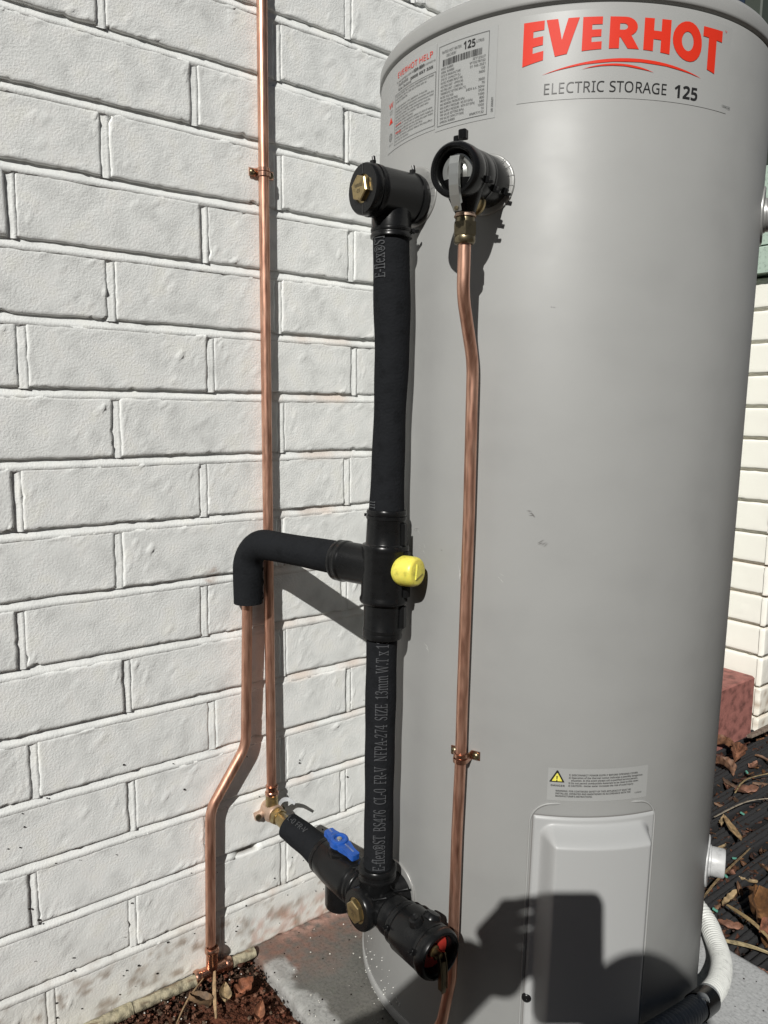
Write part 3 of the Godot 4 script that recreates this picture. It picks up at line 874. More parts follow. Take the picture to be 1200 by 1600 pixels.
func data_labels(t: Node3D) -> void:
	warp = [1.1417, -20.52, 0.0074]
	var mb := MB.new(); rect_tank(mb, 193.0, 171.0 + 0.2, 1.145, 1.237, 0.0004)
	shift(mb); var a := put("help_label", mb, M.film, t)
	mb = MB.new()
	print_tank(mb, "EVERHOT HELP", "sans", 187.0, 1.2245, 0.0088, 172.4)
	print_tank(mb, "WARNING", "bold", 187.5, 1.1612, 0.0026)
	print_tank(mb, "IMPORTANT", "bold", 187.5, 1.1700, 0.0023)
	print_tank(mb, "W", "sans", 192.2, 1.1970, 0.0085, 189.4)
	for q in [[192.0, 189.5, 1.1785], [191.3, 190.2, 1.1802]]: 
		poly_tank(mb, PackedVector2Array([Vector2(q[0], q[2]), Vector2(q[1], q[2]), Vector2((q[0] + q[1]) * 0.5, q[2] + (q[0] - q[1]) * 0.0031)]), 0.0008 if q[0] > 191.5 else 0.0011)
	shift(mb); put("red_lettering", mb, M.red_print, a)
	mb = MB.new()
	print_tank(mb, "For any assistance with this Water Heater contact us", "sans", 187.4, 1.2190, 0.0030, 171.5)
	print_tank(mb, "131 031", "bold", 179.4, 1.2182, 0.0058 * 0.9)
	print_tank(mb, "Australia", "sans", 186.4, 1.2142, 0.0052)
	print_tank(mb, "0800 657 335", "bold", 180.6, 1.2122, 0.0042, 172.2)
	print_tank(mb, "New Zealand", "sans", 186.4, 1.2092, 0.0046)
	frame_tank(mb, 188.2, 171.2, 1.1490, 1.2072, 0.0004, 0.0009)
	var lines := ["This water heater has a vitreous enamelled steel cylinder", "and complies with AS 2984 and is fitted with an", "anode for added life.", "", "For safe operation of this appliance, it must be", "installed, operated and maintained in accordance with the", "instructions. A suitable temperature and pressure relief", "valve must be fitted. The valve easing lever must be", "operated at least every 6 months. The relief valve", "must not be sealed or blocked.", "Do not turn on the appliance unless it is full of water", "and the tank is vented. Drain or isolate mains supply as", "shown. Only qualified persons may service this water heater", "as the absence of this service in the first", "instance can lead to a product failure; this may affect", "your cover for warranty."]
	for k in lines.size():
		if lines[k]: print_tank(mb, lines[k], "sans", 187.7, 1.2036 - k * 0.00343, 0.0028, 187.7 - minf(15.9, lines[k].length() * 0.285))
	for k in 24:
		var a0 := TAU * k / 24.0; var a1 := TAU * (k + 1) / 24.0
		for rad in [[0.0047, 0.0041], [0.0033, 0.0029]]:
			poly_tank(mb, PackedVector2Array([Vector2(190.7, 1.1625) + Vector2(cos(a0) * 232.0, sin(a0)) * rad[0], Vector2(190.7, 1.1625) + Vector2(cos(a1) * 232.0, sin(a1)) * rad[0], Vector2(190.7, 1.1625) + Vector2(cos(a1) * 232.0, sin(a1)) * rad[1], Vector2(190.7, 1.1625) + Vector2(cos(a0) * 232.0, sin(a0)) * rad[1]]), 0.0009)
	print_tank(mb, "2", "bold", 191.05, 1.1607, 0.005)
	print_tank(mb, "AS/NZS 2712", "sans", 192.0, 1.1530, 0.0022, 189.2)
	print_tank(mb, "CERTIFIED", "sans", 192.0, 1.1925, 0.0022, 189.6)
	print_tank(mb, "PRODUCT", "sans", 191.8, 1.1895, 0.0022, 189.8)
	shift(mb); put("black_lettering", mb, M.black_print, a)

	warp = [1.0458, -4.137, 0.0040]
	mb = MB.new(); rect_tank(mb, 171.0, 153.8, 1.145, 1.2385, 0.0004)
	shift(mb); var b := put("rating_label", mb, M.film, t)
	mb = MB.new()
	frame_tank(mb, 170.3, 155.85, 1.1496, 1.2344, 0.00042, 0.0009)
	print_tank(mb, "RATED HOT WATER", "sans", 169.3, 1.2258, 0.0040, 163.4)
	print_tank(mb, "DELIVERY", "sans", 167.9, 1.2212, 0.0040, 164.9)
	print_tank(mb, "125", "bold", 162.9, 1.2225, 0.0112, 159.5)
	print_tank(mb, "LITRES", "sans", 159.3, 1.2258, 0.0036, 157.2)
	var x := 169.0
	while x > 157.6:
		var w := rng.randf_range(0.06, 0.30)
		rect_tank(mb, x, x - w, 1.2125, 1.2192, 0.0009)
		x -= w + rng.randf_range(0.05, 0.22)
	var rows := [["MODEL NUMBER", "3EY125U7"], ["SERIAL NUMBER", "VY10278102"], ["DATE OF MANUFACTURE", "01 Feb 2021"], ["STATIC CAPACITY (L)", "132"], ["RATED POWER INPUT (W)", "3600"], ["HEATING UNIT - UPPER (W)", ""], ["HEATING UNIT - LOWER (W)", "3600"], ["THERMOSTAT SETTING MAX (°C)", "70"], ["RATED VOLTAGE", "240V a.c. 50Hz"], ["PROTECTION RATING", "IP24"], ["MAX WORKING PRESSURE (kPa)", "1000"], ["MAX SUPPLY PRESSURE : NO ECV (kPa)", "800"], ["MAX SUPPLY PRESSURE : WITH ECV (kPa)", "680"], ["TPR VALVE SETTING (kPa)", "1000"], ["TPR VALVE CAPACITY (kW)", "10"], ["APPROVAL NUMBER", "WMKT7132"]]
	for k in rows.size():
		var y := 1.2092 - k * 0.00378
		var n: int = rows[k][0].length()
		print_tank(mb, rows[k][0], "sans", 169.5, y - 0.0004, 0.0034, 169.5 - n * 0.318 * (1.0 if n < 24 else 0.9))
		if rows[k][1]: print_tank(mb, rows[k][1], "sans", 156.7, y - 0.0004, 0.0034, -1.0, true)
	var tt := glyph_tris("DR 206601", "sans")
	for k in tt.size(): tt[k] = Vector2((154.3 / 57.3) * R + tt[k].y * 0.0032, 1.151 + tt[k].x * 0.0032)
	lay(mb, tt, func(p): return on_tank(Vector2(p.x / R * 57.3 * warp[0] + warp[1], p.y + warp[2]), R + 0.0009), 0.006)
	shift(mb); put("black_lettering", mb, M.black_print, b)

func warning_label(t: Node3D) -> void:
	warp = [0.993, 1.209, -0.0026]
	var mb := MB.new(); rect_tank(mb, 134.8, 106.4, 0.3868, 0.4268, 0.0004)
	shift(mb); var a := put("warning_label", mb, M.clear_film, t)
	mb = MB.new()
	poly_tank(mb, rounded_tri(132.35, 0.4098, 0.0145), 0.0008)
	var l := ["1) DISCONNECT POWER SUPPLY BEFORE OPENING COVER.", "2) Operation of the thermal cutout indicates a possibly dangerous", "    situation. In this event always call a qualified service person.", "3) Do not permit combustible materials to be close to this cover.", "4) CAUTION - Hotter water increases the risk of scald injury."]
	for k in 5: print_tank(mb, l[k], "bold", 129.3, 0.4182 - k * 0.0033, 0.0030, 109.6 - [0.0, 1.4, 0.0, 0.3, -1.2][k])
	print_tank(mb, "DANGER", "bold", 134.0, 0.4045, 0.0032, 130.2)
	l = ["WARNING: FOR CONTINUED SAFETY OF THIS APPLIANCE IT MUST BE", "INSTALLED, OPERATED AND MAINTAINED IN ACCORDANCE WITH THE", "MANUFACTURER'S INSTRUCTIONS."]
	for k in 3: print_tank(mb, l[k], "bold", 132.6, 0.3982 - k * 0.0032, 0.0030, [111.6, 111.6, 122.6][k])
	print_tank(mb, "1206040", "sans", 110.4, 0.3934, 0.0026)
	print_tank(mb, "!", "bold", 132.72, 0.4117, 0.0088, -1.0, false, 0.0019)
	shift(mb); put("black_lettering", mb, M.black_print, a)
	mb = MB.new(); poly_tank(mb, rounded_tri(132.35, 0.4113, 0.0098), 0.0014)
	shift(mb); put("warning_triangle", mb, M.yellow, a)

func rounded_tri(th: float, y: float, h: float) -> PackedVector2Array:
	var s := h * 0.60 / R * 57.3
	return PackedVector2Array([Vector2(th + s, y), Vector2(th - s, y), Vector2(th - s * 0.98, y + h * 0.06), Vector2(th - s * 0.08, y + h), Vector2(th + s * 0.08, y + h), Vector2(th + s * 0.98, y + h * 0.06)])

# ---------------------------------------------------------------- pipes
func saddle(called: String, label: String, p: Vector3, out: Vector3, across: Vector3, base: float) -> void:
	# p on the pipe's axis; out points away from the surface behind; base = distance from the axis to that surface
	var o := thing(called, label, "pipe clip", p, "copper pipe clips")
	var r := 0.0083
	var w := 0.0112
	for band in [[-w * 0.5, -0.0012], [0.0006, w * 0.5]]:
		var mb := MB.new()
		var prof := PackedVector2Array()
		for k in 17:
			var a := PI * k / 16.0
			prof.append(Vector2(cos(a), sin(a)) * (r + (0.0009 if band[0] > 0 else 0.0004)))
		var inner := PackedVector2Array()
		for k in 17:
			var a := PI * (16 - k) / 16.0
			inner.append(Vector2(cos(a), sin(a)) * (r - 0.0006))
		prof.append_array(inner)
		var up := across.cross(out).normalized()
		prism(mb, Transform3D(Basis(across, up, out), Vector3.ZERO), prof, band[0], band[1], 0.0004)
		put("band", mb, M.bright_copper, o)
	for s in [-1.0, 1.0]:
		var up := across.cross(out).normalized()
		var mb := MB.new()
		box(mb, Transform3D(Basis(across, up, out), across * s * (r + 0.0001) - out * (base * 0.5 - 0.001)), Vector3(0.0012, w, base - 0.001), 0.0003)
		box(mb, Transform3D(Basis(across, up, out), across * s * (r + 0.0052) - out * (base - 0.0012)), Vector3(0.0112, w * 0.98, 0.0014), 0.0005)
		put("ear", mb, M.bright_copper, o)
		mb = MB.new()
		var xf := frame(across * s * (r + 0.0058) - out * (base - 0.0019), out)
		lathe(mb, xf, [Vector2(0.0045, 0), Vector2(0.0045, 0.001), Vector2(0.0036, 0.0022), Vector2(0.002, 0.0030), Vector2(0.0016, 0.0018), Vector2(0, 0.0016)], 18)
		put("screw", mb, M.dull_brass, o)

func build_pipes() -> void:
	var mb := MB.new()
	tube(mb, PackedVector3Array([Vector3(0.5318, 2.05, 0.0092), Vector3(0.5304, 1.15, 0.0090), Vector3(0.5302, 0.8, 0.0095), Vector3(0.5282, 0.262, 0.0145)]), 0.0073, 28)
	tag(put("copper_pipe", mb, M.copper), "straight upright copper pipe clipped to the wall, ending at the brass tap", "pipe")
	saddle("pipe_clip", "copper saddle clip holding the straight pipe to the wall", Vector3(0.5306, 1.1590, 0.0090), Vector3(0, 0, 1), Vector3(1, 0, 0), 0.0086)
	mb = MB.new()
	tube(mb, fillet([Vector3(0.4897, 0.610, 0.0225), Vector3(0.4862, 0.343, 0.0150), Vector3(0.4290, 0.258, 0.0120), Vector3(0.4252, 0.046, 0.0108)], 0.055, 14), 0.0075, 28)
	tag(put("copper_pipe", mb, M.copper), "copper pipe with a sideways jog, from the foam elbow down to the ground", "pipe")
	# drain line of the relief valve
	var dl := []
	for q in [[157.6, 0.3066, 1.010], [157.65, 0.3056, 0.955], [158.5, 0.2650, 0.888], [158.1, 0.2642, 0.720], [158.0, 0.2640, 0.491], [157.85, 0.2640, 0.4248], [158.05, 0.2645, 0.329], [157.95, 0.2645, 0.2025], [157.95, 0.2650, 0.137], [159.6, 0.2725, 0.075], [165.0, 0.288, 0.018]]:
		dl.append(cyl(q[0], q[2], q[1]))
	mb = MB.new()
	tube(mb, fillet(dl, 0.06, 12), 0.0068, 28)
	tag(put("copper_drain_pipe", mb, M.copper), "copper drain pipe down the front of the tank from the relief valve", "pipe")
	var g := cyl(157.85, 0.4248, 0.2640)
	var od := Vector3(cos(deg_to_rad(157.85)), 0, sin(deg_to_rad(157.85)))
	saddle("pipe_clip", "copper saddle clip screwed to the tank around the drain pipe", g, od, Vector3(0, 1, 0).cross(od).normalized(), 0.0145)
	# pale pipe along the foot of the wall, copper tee on it
	var o := thing("ground_pipe", "old pipe with flaking cream paint along the foot of the wall", "pipe", Vector3(0.2, 0.004, 0.012))
	mb = MB.new(); tube(mb, densify(PackedVector3Array([Vector3(-0.9, 0.006, 0.001), Vector3(0.10, -0.001, 0.001), Vector3(0.200, -0.003, 0.001)]), 0.006), 0.0082, 22, true, Color(0.52, 0.46, 0.28))
	tube(mb, densify(PackedVector3Array([Vector3(0.248, -0.002, 0.001), Vector3(0.2955, -0.001, 0.001)]), 0.006), 0.0080, 22, true, Color(0.40, 0.33, 0.20))
	for k in mb.c.size():
		var pp := mb.v[k]
		mb.c[k] = Color(0.50, 0.45, 0.31).lerp(Color(0.20, 0.13, 0.075), clampf(nz.get_noise_3d(pp.x * 28.0, pp.y * 90.0, pp.z * 90.0) * 3.0 - 0.35, 0, 0.9))
	put("painted_pipe", mb, M.leaf, o)
	mb = MB.new(); tube(mb, PackedVector3Array([Vector3(0.082, -0.001, 0.001), Vector3(0.105, -0.001, 0.001)]), 0.0095, 22, true, Color(0.50, 0.45, 0.30)); put("pipe_collar", mb, M.leaf, o)
	o = thing("copper_tee", "bright copper tee joining the jogged pipe to the ground pipe", "pipe fitting", Vector3(0.4254, 0.004, 0.0125))
	mb = MB.new()
	tube(mb, PackedVector3Array([Vector3(-0.024, 0, 0), Vector3(0.028, 0, 0)]), 0.0088, 26)
	tube(mb, PackedVector3Array([Vector3(0, 0, 0), Vector3(0.0005, 0.036, 0.001)]), 0.0088, 26)
	put("tee_body", mb, M.bright_copper, o)
	for q in [[Vector3(-0.022, 0, 0), Vector3.RIGHT], [Vector3(0.026, 0, 0), Vector3.RIGHT], [Vector3(0.0005, 0.034, 0.001), Vector3.UP]]:
		mb = MB.new()
		lathe(mb, frame(q[0], q[1]), [Vector2(0.0075, -0.005), Vector2(0.0095, -0.0045), Vector2(0.0106, -0.002), Vector2(0.0106, 0.002), Vector2(0.0095, 0.0045), Vector2(0.0075, 0.005)], 26)
		put("collar", mb, M.bright_copper, o)

	# foam pipe lagging: two lengths and the bent one to the wall
	lagging("upper black foam lagged pipe between the outlet tee and mixing valve", [Vector3(0.5605, 1.05, 0.2595), Vector3(0.562, 0.92, 0.262), Vector3(0.5605, 0.85, 0.2615), Vector3(0.557, 0.70, 0.260)], 0.0207, 0.0012, [[167.0, 0.987, "E-flex®ST"], [186.0, 0.705, "13 m"]])
	lagging("lower black foam lagged pipe between the mixing valve and cold tee", [Vector3(0.5525, 0.57, 0.2595), Vector3(0.551, 0.42, 0.259), Vector3(0.5495, 0.22, 0.259)], 0.0190, 0.0004, [[125.0, 0.2575, "E-flex®ST"], [124.0, 0.311, "BS476"], [124.0, 0.347, "CL-0"], [124.0, 0.374, "FR-V"], [124.0, 0.404, "NFPA-274"], [124.0, 0.457, "SIZE"], [124.0, 0.484, "13mm"], [124.0, 0.517, "W.T x 13"]])
	mb = MB.new()
	var path := fillet([Vector3(0.5515, 0.645, 0.215), Vector3(0.4905, 0.6495, 0.0225), Vector3(0.4897, 0.5605, 0.0232)], 0.036, 18)
	tube(mb, densify(path, 0.006), func(a): return 0.0212 + 0.0006 * sin(a * 38.0) - 0.0014 * exp(-pow((a - 0.200) / 0.02, 2.0)), 30)
	var le := tag(put("foam_elbow_lagging", mb, M.foam), "bent black foam lagging from the mixing valve to the wall", "pipe lagging", "black foam pipe lagging")
	mb = MB.new()
	var seam := PackedVector3Array()
	for k in 12: seam.append(Vector3(0.4897 + 0.0165 + 0.0014 * sin(k * 1.3), 0.566 + k * 0.0042, 0.0232 + 0.0132))
	tube(mb, seam, 0.0006, 6); put("seam", mb, M.black_plastic, le)

func lagging(label: String, pts: Array, r: float, wob: float, words: Array) -> void:
	var mb := MB.new()
	var path := spline(pts, 0.008)
	tube(mb, path, func(a): return r + wob * sin(a * 21.0) + 0.0003 * sin(a * 75.0 + 1.0), 36)
	var o := tag(put("foam_lagged_pipe", mb, M.foam), label, "pipe lagging", "black foam pipe lagging")
	mb = MB.new()
	for w in words:
		var t := glyph_tris(w[2], "serif")
		var em := 0.0205
		for k in t.size(): t[k] = Vector2(t[k].x * em * 0.50, (t[k].y - 0.36) * em)
		var f := func(p: Vector2) -> Array:
			var y: float = w[1] + p.x
			var ce := Vector3(0.555, y, 0.26)
			for k in pts.size() - 1:
				if y <= pts[k].y and y >= pts[k + 1].y: ce = pts[k].lerp(pts[k + 1], (pts[k].y - y) / (pts[k].y - pts[k + 1].y))
			var best := 1e9
			for q in path:
				if absf(q.y - y) < best: best = absf(q.y - y); ce = Vector3(q.x, y, q.z)
			var a: float = deg_to_rad(w[0]) + p.y / r
			var d := Vector3(cos(a), 0, sin(a))
			return [ce + d * (r + wob + 0.0008), d]
		lay(mb, t, f, 0.004)
	put("lettering", mb, M.foam_print, o)

# ---------------------------------------------------------------- valves and fittings
func hexplug(parent: Node, xf: Transform3D, m: Material, r: float, h: float) -> void:
	var mb := MB.new()
	lathe(mb, xf, [Vector2(0, 0), Vector2(r * 1.14, 0), Vector2(r * 1.16, 0.001), Vector2(r * 1.14, 0.002), Vector2(0, 0.002)], 32)
	var o := put("brass_plug", mb, m, parent)
	mb = MB.new()
	prism(mb, xf, ngon(r, 6, 0.3), 0.002, h, 0.0011)
	put("hex_head", mb, m, o)
	mb = MB.new()
	for k in 2:
		var tx: String = ["WRAS", "CE"][k]
		var t := glyph_tris(tx, "bold")
		var w := width_of(t)
		for q in t.size(): t[q] = (t[q] - Vector2(w * 0.5, 0.0)) * 0.0052 + Vector2(0, 0.0008 - k * 0.006)
		lay(mb, t, func(p): return [xf * Vector3(p.x, h + 0.0003, -p.y), xf.basis.y], 0.01)
	put("stamp", mb, M.dull_brass, o)

func ties(parent: Node, xf: Transform3D, r: float, hs: Array, angs: Array) -> void:
	for k in hs.size():
		var mb := MB.new()
		var h: float = hs[k]
		lathe(mb, xf, [Vector2(r - 0.0006, h - 0.0019), Vector2(r + 0.0007, h - 0.0018), Vector2(r + 0.0007, h + 0.0018), Vector2(r - 0.0006, h + 0.0019)], 40)
		var a: float = angs[k]
		var d := Vector3(cos(a), 0, sin(a))
		var tx := Vector3(-sin(a), 0, cos(a))
		box(mb, xf * Transform3D(Basis(tx, d, Vector3.UP), d * (r + 0.0022) + Vector3(0, h, 0)), Vector3(0.0068, 0.0042, 0.005), 0.0008)
		box(mb, xf * Transform3D(Basis(tx, d, Vector3.UP).rotated(Vector3.UP, 0.3), d * (r + 0.0058) + tx * 0.0012 + Vector3(0, h, 0)), Vector3(0.0026, 0.0062, 0.0036), 0.0004)
		put("cable_tie", mb, M.black_plastic, parent)

func ribbed(r: float, h0: float, h1: float, rib := 0.0016) -> Array:
	# a sleeve with a rolled lip at both ends
	return [Vector2(0, h0), Vector2(r - 0.001, h0), Vector2(r + rib, h0 + 0.0012), Vector2(r + rib, h0 + 0.0042), Vector2(r, h0 + 0.0058), Vector2(r, h0 + 0.0078), Vector2(r + rib * 0.7, h0 + 0.0088), Vector2(r + rib * 0.7, h0 + 0.0102), Vector2(r, h0 + 0.0112), Vector2(r, h1 - 0.004), Vector2(r - 0.0012, h1), Vector2(0, h1)]

func build_valves() -> void:
	# --- hot outlet tee cover at the top
	var o := thing("outlet_tee", "black plastic covered tee with a brass hex plug at the top outlet", "pipe fitting", Vector3(0.56, 1.082, 0.2625))
	var xf := Transform3D(Basis(Vector3(0, 0, 1), Vector3(-1, 0, 0), Vector3(0, -1, 0)), Vector3(0, 0.0, 0))     # y runs to -x
	var mb := MB.new()
	lathe(mb, xf, [Vector2(0.0245, -0.0355), Vector2(0.0268, -0.0345), Vector2(0.0276, -0.032), Vector2(0.0276, 0.0225), Vector2(0.0284, 0.0238), Vector2(0.0284, 0.0275), Vector2(0.0274, 0.0292), Vector2(0.0274, 0.0318), Vector2(0.0282, 0.033), Vector2(0.0280, 0.0405), Vector2(0.0268, 0.0424), Vector2(0.0155, 0.0426), Vector2(0.0153, 0.034), Vector2(0, 0.034)], 56)
	put("tee_cover", mb, M.black_plastic, o)
	mb = MB.new()
	lathe(mb, frame(Vector3(0.0005, -0.049, -0.002), Vector3.UP), ribbed(0.0232, 0.0, 0.045, 0.0013), 48)
	put("branch_cover", mb, M.black_plastic, o)
	for s in [1, -1]:
		mb = MB.new()
		box(mb, Transform3D(Basis(), Vector3(-0.0427, s * 0.0215, 0.001)), Vector3(0.0006, 0.0115, 0.0007), 0.0001)
		put("parting_line", mb, M.black_print, o)
	hexplug(o, xf * Transform3D(Basis(), Vector3(0, 0.0385, 0)), M.brass, 0.0148, 0.0095)
	ties(o, xf, 0.0280, [0.029, -0.027], [-PI * 0.5 + 0.05, -PI * 0.5 + 0.1])
	ties(o, frame(Vector3(0.0005, -0.049, -0.002), Vector3.UP), 0.0232, [0.0095], [3.9])

	# --- relief valve
	var out := TB * Vector3(cos(deg_to_rad(157.8)), 0, sin(deg_to_rad(157.8)))
	o = thing("relief_valve", "black covered relief valve with a steel easing lever on the tank front", "valve", cyl(157.8, 1.0805, R))
	var tilt := (out + Vector3(0, -0.10, 0)).normalized()
	xf = frame(Vector3(0, 0.0015, 0), tilt, Vector3.UP)
	mb = MB.new()
	lathe(mb, xf, [Vector2(0.0245, 0.002), Vector2(0.0262, 0.003), Vector2(0.0266, 0.005), Vector2(0.0262, 0.034), Vector2(0.0255, 0.036), Vector2(0.0255, 0.039), Vector2(0.0264, 0.041), Vector2(0.0262, 0.058), Vector2(0.0252, 0.061), Vector2(0.0252, 0.064), Vector2(0.0266, 0.066), Vector2(0.0272, 0.073), Vector2(0.0270, 0.082), Vector2(0.0262, 0.0865), Vector2(0.0245, 0.0888), Vector2(0.0225, 0.0890), Vector2(0.0205, 0.0872), Vector2(0.0197, 0.084), Vector2(0.0195, 0.06), Vector2(0, 0.06)], 60)
	put("valve_cover", mb, M.black_plastic, o)
	mb = MB.new()
	var lip := out * 0.0605
	tube(mb, PackedVector3Array([lip + Vector3(0, -0.012, 0), lip + Vector3(0, -0.022, 0) - out * 0.001, lip + Vector3(0, -0.036, 0) - out * 0.003, lip + Vector3(0, -0.045, 0) - out * 0.005]), func(a): return lerpf(0.0235, 0.0085, clampf(a / 0.036, 0, 1)), 30)
	put("cover_spout", mb, M.black_plastic, o)
	mb = MB.new()
	lathe(mb, xf * Transform3D(Basis(), Vector3(0.001, 0.078, 0.001)), [Vector2(0.0172, -0.017), Vector2(0.0172, 0.0), Vector2(0.0167, 0.0016), Vector2(0.0120, 0.0017), Vector2(0.0090, -0.0012), Vector2(0.0040, 0.0005), Vector2(0.0030, 0.003), Vector2(0.0, 0.0034)], 40)
	put("spring_cap", mb, M.steel, o)
	mb = MB.new()
	lathe(mb, xf, [Vector2(0.0175, 0.0601), Vector2(0.0175, 0.066), Vector2(0.0160, 0.0665), Vector2(0.0158, 0.0605)], 40)
	put("bonnet", mb, M.brass, o)
	# lever: a bent strip hanging over the face
	mb = MB.new()
	var side := Vector3.UP.cross(out).normalized()
	var prev := []
	var strip := [[0.070, 0.0045], [0.084, 0.0055], [0.0912, 0.0035], [0.0935, -0.004], [0.0936, -0.014], [0.0928, -0.024], [0.0905, -0.033], [0.0868, -0.040], [0.0842, -0.0445], [0.0830, -0.0465]]
	var cen := PackedVector3Array()
	for q in strip: cen.append(out * q[0] + Vector3(0, q[1], 0))
	ribbon(mb, cen, -side, func(u): return 0.0050 if u < 0.6 else lerpf(0.0050, 0.0042, (u - 0.6) / 0.4), 0.0015, side * 0.0035)
	for e in [-1.0, 1.0]:
		var cc := PackedVector3Array()
		for k in range(2, cen.size() - 2): cc.append(cen[k] + side * (0.0035 + e * 0.0046) - out * 0.002)
		ribbon(mb, cc, out, func(_u): return 0.0024, 0.0012, Vector3.ZERO)
	var lev := put("easing_lever", mb, M.steel, o)
	mb = MB.new(); lathe(mb, frame(cen[8] + side * 0.0035 + out * 0.001, out), [Vector2(0.0022, 0), Vector2(0.0022, 0.0012), Vector2(0, 0.0014)], 14); put("rivet", mb, M.dull_brass, lev)
	mb = MB.new()
	box(mb, Transform3D(Basis(side, Vector3.UP, out), out * 0.070 + Vector3(0, 0.0305, 0) + side * 0.002), Vector3(0.0085, 0.009, 0.008), 0.0012)
	box(mb, Transform3D(Basis(side, Vector3.UP, out), out * 0.066 + Vector3(0, 0.0285, 0) - side * 0.007), Vector3(0.006, 0.006, 0.006), 0.001)
	put("cover_catch", mb, M.black_plastic, o)
	ties(o, xf, 0.0258, [0.0375, 0.0625, 0.010], [0.55, 0.35, 0.5])
	# outlet union under it
	var dn := out * 0.0570
	xf = frame(dn + Vector3(0, -0.032, 0), Vector3.DOWN)
	mb = MB.new()
	lathe(mb, xf, [Vector2(0.0100, -0.010), Vector2(0.0108, -0.006), Vector2(0.0108, 0.0), Vector2(0.0116, 0.0005), Vector2(0.0116, 0.003), Vector2(0.0104, 0.0035), Vector2(0.0104, 0.013), Vector2(0.0115, 0.0135), Vector2(0.0115, 0.015), Vector2(0, 0.015)], 36)
	put("outlet_stub", mb, M.bronze, o)
	mb = MB.new()
	lathe(mb, xf, [Vector2(0.0098, 0.0150), Vector2(0.0102, 0.016), Vector2(0.0102, 0.0205), Vector2(0.009, 0.021)], 32)
	prism(mb, xf, ngon(0.0128, 6, 0.75), 0.0205, 0.0345, 0.0008)
	lathe(mb, xf, [Vector2(0.0108, 0.0340), Vector2(0.0112, 0.0355), Vector2(0.0112, 0.0400), Vector2(0.0098, 0.0418), Vector2(0.0075, 0.0422)], 32)
	put("compression_nut", mb, M.dull_brass, o)
	mb = MB.new()
	lathe(mb, frame(dn + Vector3(0.0, -0.028, 0) - out * 0.006, -out), [Vector2(0.009, -0.004), Vector2(0.0105, -0.003), Vector2(0.0105, 0.012), Vector2(0.0125, 0.014), Vector2(0.0125, 0.018), Vector2(0, 0.018)], 28)
	put("outlet_elbow", mb, M.brass, o)

	# --- tempering valve in its cover, yellow cap
	var ax := Vector3(0.5548, 0.6415, 0.2605)
	o = thing("mixing_valve", "black covered mixing valve with a yellow cap, halfway up the pipe", "valve", ax)
	var vt := Vector3(0.0045, 0.145, 0.0005).normalized()
	xf = frame(Vector3.ZERO, vt)
	mb = MB.new()
	lathe(mb, xf, [Vector2(0.0205, -0.0845), Vector2(0.0240, -0.0835), Vector2(0.0246, -0.080), Vector2(0.0240, -0.077), Vector2(0.0236, -0.0755), Vector2(0.0246, -0.0745), Vector2(0.0246, -0.072), Vector2(0.0238, -0.0705), Vector2(0.0243, -0.0405), Vector2(0.0282, -0.0395), Vector2(0.0296, -0.0375), Vector2(0.0296, -0.0345), Vector2(0.0284, -0.0315), Vector2(0.0282, -0.029), Vector2(0.0282, 0.019), Vector2(0.0286, 0.0215), Vector2(0.0282, 0.0235), Vector2(0.0290, 0.026), Vector2(0.0292, 0.030), Vector2(0.0280, 0.0325), Vector2(0.0250, 0.0335), Vector2(0.0242, 0.035), Vector2(0.0236, 0.063), Vector2(0.0243, 0.0645), Vector2(0.0243, 0.0665), Vector2(0.0232, 0.068), Vector2(0.0240, 0.0695), Vector2(0.0246, 0.0725), Vector2(0.0235, 0.0752), Vector2(0.0200, 0.0758)], 64)
	put("valve_cover", mb, M.black_plastic, o)
	mb = MB.new()       # split line of the two half covers, on the side by the tank
	for s in [[0.0340, 0.060, 0.0262], [-0.030, 0.026, 0.0307], [-0.069, -0.042, 0.0262]]:
		var an := deg_to_rad(62.0)
		box(mb, Transform3D(Basis(Vector3.UP, an * -1.0 + 0.0), Vector3(cos(an) * (s[2] - 0.002), (s[0] + s[1]) * 0.5, sin(an) * (s[2] - 0.002))), Vector3(0.008, s[1] - s[0], 0.010), 0.0012)
	put("cover_seam", mb, M.black_plastic, o)
	mb = MB.new()
	var bd := (Vector3(0.4905, 0.6495, 0.0225) - Vector3(0.5515, 0.645, 0.215)).normalized()
	lathe(mb, frame(Vector3(-0.002, 0.003, -0.005), bd), [Vector2(0.0252, 0.0), Vector2(0.0252, 0.050), Vector2(0.0258, 0.052), Vector2(0.0266, 0.054), Vector2(0.0266, 0.0575), Vector2(0.0252, 0.059), Vector2(0.0252, 0.0605), Vector2(0.0262, 0.062), Vector2(0.0262, 0.066), Vector2(0.0245, 0.0682), Vector2(0.021, 0.0685)], 48)
	put("branch_cover", mb, M.black_plastic, o)
	ties(o, frame(Vector3(-0.002, 0.003, -0.005), bd), 0.0254, [0.0590], [2.5])
	ties(o, xf, 0.0240, [0.066], [1.35])
	ties(o, xf, 0.0242, [-0.0735], [1.6])
	mb = MB.new()
	var yx := frame(Vector3(0.004, 0.0035, 0.020), Vector3(0.30, 0.05, 0.95))
	lathe(mb, yx, [Vector2(0.0150, -0.004), Vector2(0.0155, 0.002), Vector2(0.0176, 0.0055), Vector2(0.0184, 0.0095), Vector2(0.0183, 0.018), Vector2(0.0179, 0.0245), Vector2(0.0170, 0.0280), Vector2(0.0155, 0.0299), Vector2(0.0140, 0.0304), Vector2(0, 0.0304)], 56)
	var cap := put("yellow_cap", mb, M.yellow, o)
	mb = MB.new()
	prism(mb, yx * Transform3D(Basis(Vector3.UP, 0.5), Vector3(0, 0, 0)), PackedVector2Array([Vector2(-0.010, -0.0055), Vector2(0.009, -0.0055), Vector2(-0.001, 0.0085)]), 0.0298, 0.0318, 0.0006)
	put("arrow_mark", mb, M.yellow, cap)

